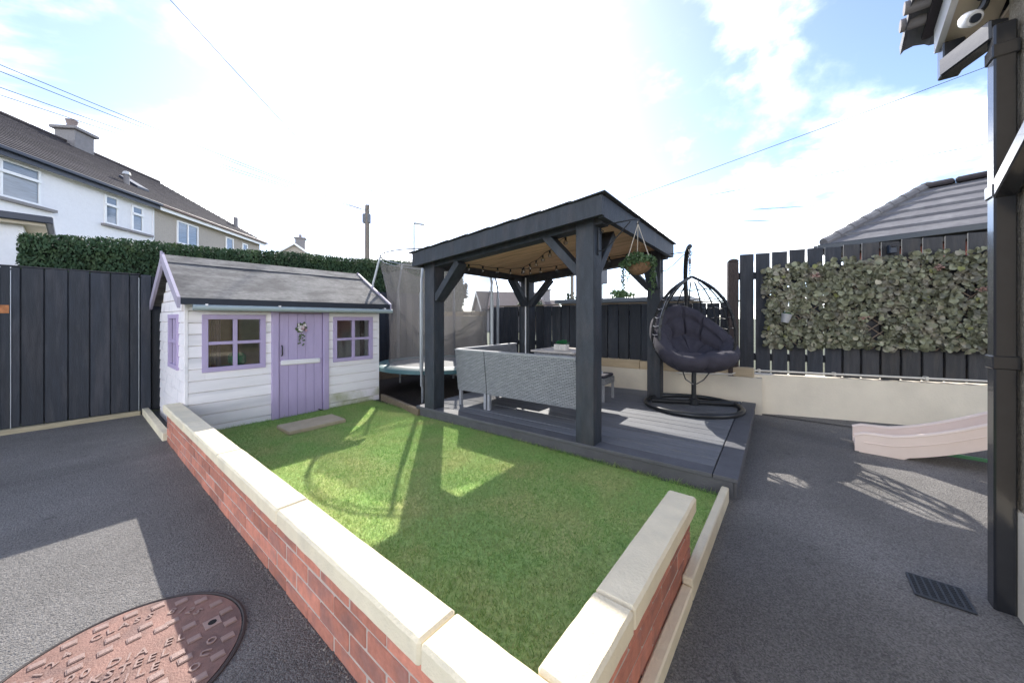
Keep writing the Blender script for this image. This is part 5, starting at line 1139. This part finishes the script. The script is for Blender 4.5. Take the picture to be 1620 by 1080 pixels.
for k in range(NC):
    f0, f1 = k / NC, (k + 1) / NC; za, zb = EB_ + (RB_ - EB_) * f0 + .045, EB_ + (RB_ - EB_) * f1 + .012
    MB().add([(HA * f0, HW * f0 - .02, za), (9, HW * f0 - .02, za), (9, HW * f1, zb), (HA * f1, HW * f1, zb), (HA * f0, HW * f0 - .02, za - .05), (9, HW * f0 - .02, za - .05)], [(0, 1, 2, 3), (0, 4, 5, 1)], TBn).build('tile_course', 'grey_tile', br)
    MB().add([(HA * f0 - .02, HW * f0, za), (HA * f0 - .02, 2 * HW - HW * f0, za), (HA * f1, 2 * HW - HW * f1, zb), (HA * f1, HW * f1, zb), (HA * f0 - .02, HW * f0, za - .05), (HA * f0 - .02, 2 * HW - HW * f0, za - .05)], [(0, 3, 2, 1), (0, 1, 5, 4)], TBn).build('tile_course', 'grey_tile', br)
for k in range(8):
    a = Vector((HA * k / 8, HW * k / 8, EB_ + (RB_ - EB_) * k / 8 + .07)); b = Vector((HA * (k + 1.1) / 8, HW * (k + 1.1) / 8, EB_ + (RB_ - EB_) * (k + 1.1) / 8 + .06))
    MB().tube([TBn @ a, TBn @ b], [.085, .075], 8).build('hip_tile', 'grey_tile', br, True)
for k in range(14):
    MB().box(HA - .1 + k * .45, HA - .1 + k * .45 + .44, HW - .14, HW + .14, RB_ + .0, RB_ + .095, .03, TBn).build('ridge_tile', 'dark_tile', br)
MB().box(-.06, 9, -.14, -.03, EB_ - .075, EB_ + .02, .01, TBn).build('gutter', 'black_gloss', nb_); MB().box(-.14, -.03, -.06, 2 * HW, EB_ - .073, EB_ + .018, .01, TBn).build('gutter', 'black_gloss', nb_)
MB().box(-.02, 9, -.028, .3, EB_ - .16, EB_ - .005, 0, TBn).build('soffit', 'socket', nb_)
# long low flat roof behind the fence
fl = thing('shed', 'long grey blue flat roofed shed behind the dark fence', 'shed', tuple(A2 + P2 * 1.3))
MB().box(.95, 2.95, .42, 2.0, 0, 1.455, 0, TL).build('wall', 'sign_grey', fl); 
mat('shed_roof', (.17, .20, .235), .5, .1, 4)
MB().box(.86, 3.05, .34, 2.1, 1.455, 1.525, .01, TL).build('roof', 'shed_roof', fl)
sgn_ = thing('pole_sign', 'dark grey box sign on thin pole beyond the fence behind front post', 'sign', tuple(at(952, 470, 9.2).xy) + (0,))
q = at(952, 470, 9.2); MB().tube([(q.x, q.y, 0), (q.x, q.y, 2.2)], .03, 8).build('pole', 'galv', sgn_, True)
a, b = at(917, 434, 9.2), at(960, 434, 9.2); MB().beam(a, b, .12, .50, .01).build('box', 'sign_grey', sgn_)
# pale garden structure behind the trampoline
ga, gb = at(611, 500, 8.6), at(770, 500, 7.4)
gwall = thing('garden_wall', 'pale rendered garden wall behind the trampoline with sandy brick top', 'wall', (ga.x, ga.y, 0))
ga, gb = Vector((4.95, 6.33, 0)), Vector((5.02, 4.70, 0))
MB().beam((ga.x, ga.y, .62), (gb.x, gb.y, .62), .18, 1.24, .01).build('wall', 'pale_block', gwall)
dgn = (gb - ga).normalized(); Ln = (gb - ga).length; k = 0
while k * .23 < Ln - .1:
    p0_ = ga + dgn * (k * .23 + .004); p1_ = ga + dgn * min(Ln, k * .23 + .222); MB().beam((p0_.x, p0_.y, 1.285), (p1_.x, p1_.y, 1.285), .2, .085, .004).build('brick', 'sandy_brick', gwall); k += 1

# ------------------------------------------------------------------ distant houses, poles, lamp, cables
def gable_house(label, u, vb, t, wd_, dep, wall_h, roof_h, rz, m='house_beige', chim=True):
    p = at(u, 503, t); z0 = -.05; t_ = thing('distant_house', label, 'house', (p.x, p.y, 0), rz); T = TR(p.x, p.y, 0, rz)
    MB().box(-wd_ / 2, wd_ / 2, 0, dep, z0, wall_h, 0, T).prism([(-wd_ / 2, wall_h), (wd_ / 2, wall_h), (0, wall_h + roof_h)], 0, dep, 'y', T).build('wall', m, t_)
    r_ = MB()
    for sg_ in (1, -1):
        r_.add([(0, -.3, wall_h + roof_h + .12), (0, dep + .3, wall_h + roof_h + .12), (sg_ * (wd_ / 2 + .35), dep + .3, wall_h - .12), (sg_ * (wd_ / 2 + .35), -.3, wall_h - .12), (0, -.3, wall_h + roof_h - .02), (0, dep + .3, wall_h + roof_h - .02), (sg_ * (wd_ / 2 + .35), dep + .3, wall_h - .26), (sg_ * (wd_ / 2 + .35), -.3, wall_h - .26)], [(0, 1, 2, 3), (4, 7, 6, 5), (0, 3, 7, 4), (1, 5, 6, 2), (3, 2, 6, 7)], T)
    ro = r_.build('roof', 'far_roof', t_)
    for sg_ in (1, -1): MB().add([(0, -.36, wall_h + roof_h + .1), (sg_ * (wd_ / 2 + .35), -.36, wall_h - .14), (sg_ * (wd_ / 2 + .35), -.36, wall_h - .40), (0, -.36, wall_h + roof_h - .16), (0, -.31, wall_h + roof_h + .1), (sg_ * (wd_ / 2 + .35), -.31, wall_h - .14), (sg_ * (wd_ / 2 + .35), -.31, wall_h - .40), (0, -.31, wall_h + roof_h - .16)], [(0, 1, 2, 3), (4, 7, 6, 5), (0, 4, 5, 1), (2, 6, 7, 3)], T).build('barge_board', 'upvc', t_)
    if chim:
        c_ = MB().box(-.5, .5, dep * .72, dep * .72 + .8, wall_h + roof_h - .5, wall_h + roof_h + 1.25, 0, T).box(-.62, .62, dep * .72 - .12, dep * .72 + .92, wall_h + roof_h + 1.25, wall_h + roof_h + 1.4, 0, T).build('chimney', 'cement', ro); MB().lathe([(.18, 0), (.15, .4), (.17, .42)], T @ Vector((0, dep * .72 + .4, wall_h + roof_h + 1.38)), 10).build('chimney_pot', 'terracotta', c_)
    for x in (-wd_ / 4, wd_ / 4): w2 = MB().box(x - .5, x + .5, -.05, .02, wall_h - 1.9, wall_h - .7, 0, T).build('window_frame', 'upvc', t_); MB().box(x - .42, x + .42, -.07, -.04, wall_h - 1.82, wall_h - .78, 0, T).build('pane', 'house_glass', w2)
    return t_
vr = TH - R(90)
gable_house('distant gabled house with white barge boards above the hedge', 466, 0, 40, 4.2, 4.5, 8.1, 1.5, vr + R(22), 'house_beige')
gable_house('small distant house of which only roof and chimney rise over the hedge', 540, 0, 46, 4, 4, 6.4, 1.2, vr - R(40), 'house_beige')
gable_house('distant low house with dark roof seen beside the trampoline net', 758, 0, 36, 5.4, 6, 2.2, 1.6, vr - R(75), 'cement')
gable_house('distant low house with dark roof left of the far pergola post', 812, 0, 42, 6.5, 5, 1.75, 1.5, vr - R(80), 'cement')
def upole(label, u, t, top, extra=True):
    p = at(u, 503, t); t_ = thing('utility_pole', label, 'pole', (p.x, p.y, 0))
    MB().tube([(p.x, p.y, -.1), (p.x, p.y, top)], [.16, .125], 12).build('shaft', 'pole_wood', t_, True)
    if extra:
        MB().beam((p.x - .26 * R2[0], p.y - .26 * R2[1], top - .75), (p.x + .18 * R2[0], p.y + .18 * R2[1], top - .75), .22, .55, .02).build('terminal_box', 'sign_grey', t_)
        MB().box(p.x - .1, p.x + .1, p.y - .1, p.y + .1, top, top + .06, .02).build('cap', 'galv', t_)
        for k in range(4): a = k * 1.57; MB().tube([(p.x + .12 * math.cos(a), p.y + .12 * math.sin(a), top - .3), (p.x + .3 * math.cos(a), p.y + .3 * math.sin(a), top - .28)], .02, 6).build('insulator', 'upvc', t_)
    return Vector((p.x, p.y, top))
PT = upole('wooden utility pole with grey terminal box rising behind the hedge', 581, 21, 7.85)
PT2 = upole('plain utility pole beyond the pergola roof carrying the right hand cables', 905, 28, 9.2)
lp = thing('street_lamp', 'thin grey street lamp with flat head between pole and pergola', 'street lamp', tuple(at(655, 503, 25).xy) + (0,))
q = at(655, 503, 25); MB().tube([(q.x, q.y, 0), (q.x, q.y, 7.9)], [.09, .06], 10).build('column', 'galv', lp, True)
q2 = at(671, 503, 25); MB().beam((q.x, q.y, 7.9), (q2.x, q2.y, 7.78), .22, .10, .02).build('lamp_head', 'galv', lp)
ar_ = thing('tv_aerial', 'thin roof aerial mast against the sky by the small distant house', 'aerial', tuple(at(549, 503, 44).xy) + (7.9,))
q = at(549, 503, 44); MB().tube([(q.x, q.y, 7.8), (q.x, q.y, 10.6)], .03, 6).build('mast', 'galv', ar_); MB().beam((q.x, q.y, 10.5), (q.x + .5, q.y - .6, 10.7), .04, .04).build('boom', 'galv', ar_)
def cable(label, a, b, sag=.25, r_=.011):
    a, b = Vector(a), Vector(b); pts = []
    for k in range(25): f_ = k / 24; p = a.lerp(b, f_); p.z -= sag * 4 * f_ * (1 - f_); pts.append(p)
    o = MB().tube(pts, r_, 5).build('overhead_cable', 'cable'); tag(o, label, 'cable', 'overhead cables')
for (u, v, t, wh) in ((-150, 40, 9, 'uppermost'), (-150, 53, 9, 'second highest'), (-150, 85, 9, 'third highest'), (-150, 100, 9, 'lowest')): cable(wh + ' of four thin cables from the boxed pole over the terrace roof', PT - Vector((0, 0, .3)), at(u, v, t), .12, .011)
cable('thin black cable rising from the boxed pole through the left sky', PT - Vector((0, 0, .3)), at(180, -98, 8), .1, .009)
for (u, v) in ((657, -60), (663, -60)): cable('thin black cable climbing steeply overhead from the boxed pole', PT - Vector((0, 0, .3)), at(u, v, 8), .1, .008)
for (u1, v1, lab) in ((1900, -22, 'thin black cable rising steeply over the leafy trellis fence'), (1900, 163, 'thin black cable crossing the clouds above the bungalow ridge'), (1900, 285, 'thin black cable passing just behind the bungalow hip roof'), (1900, 347, 'lowest thin black cable level with the bungalow eaves')):
    cable(lab, PT2 - Vector((0, 0, .2)), at(u1, v1, 16), .1, .017)
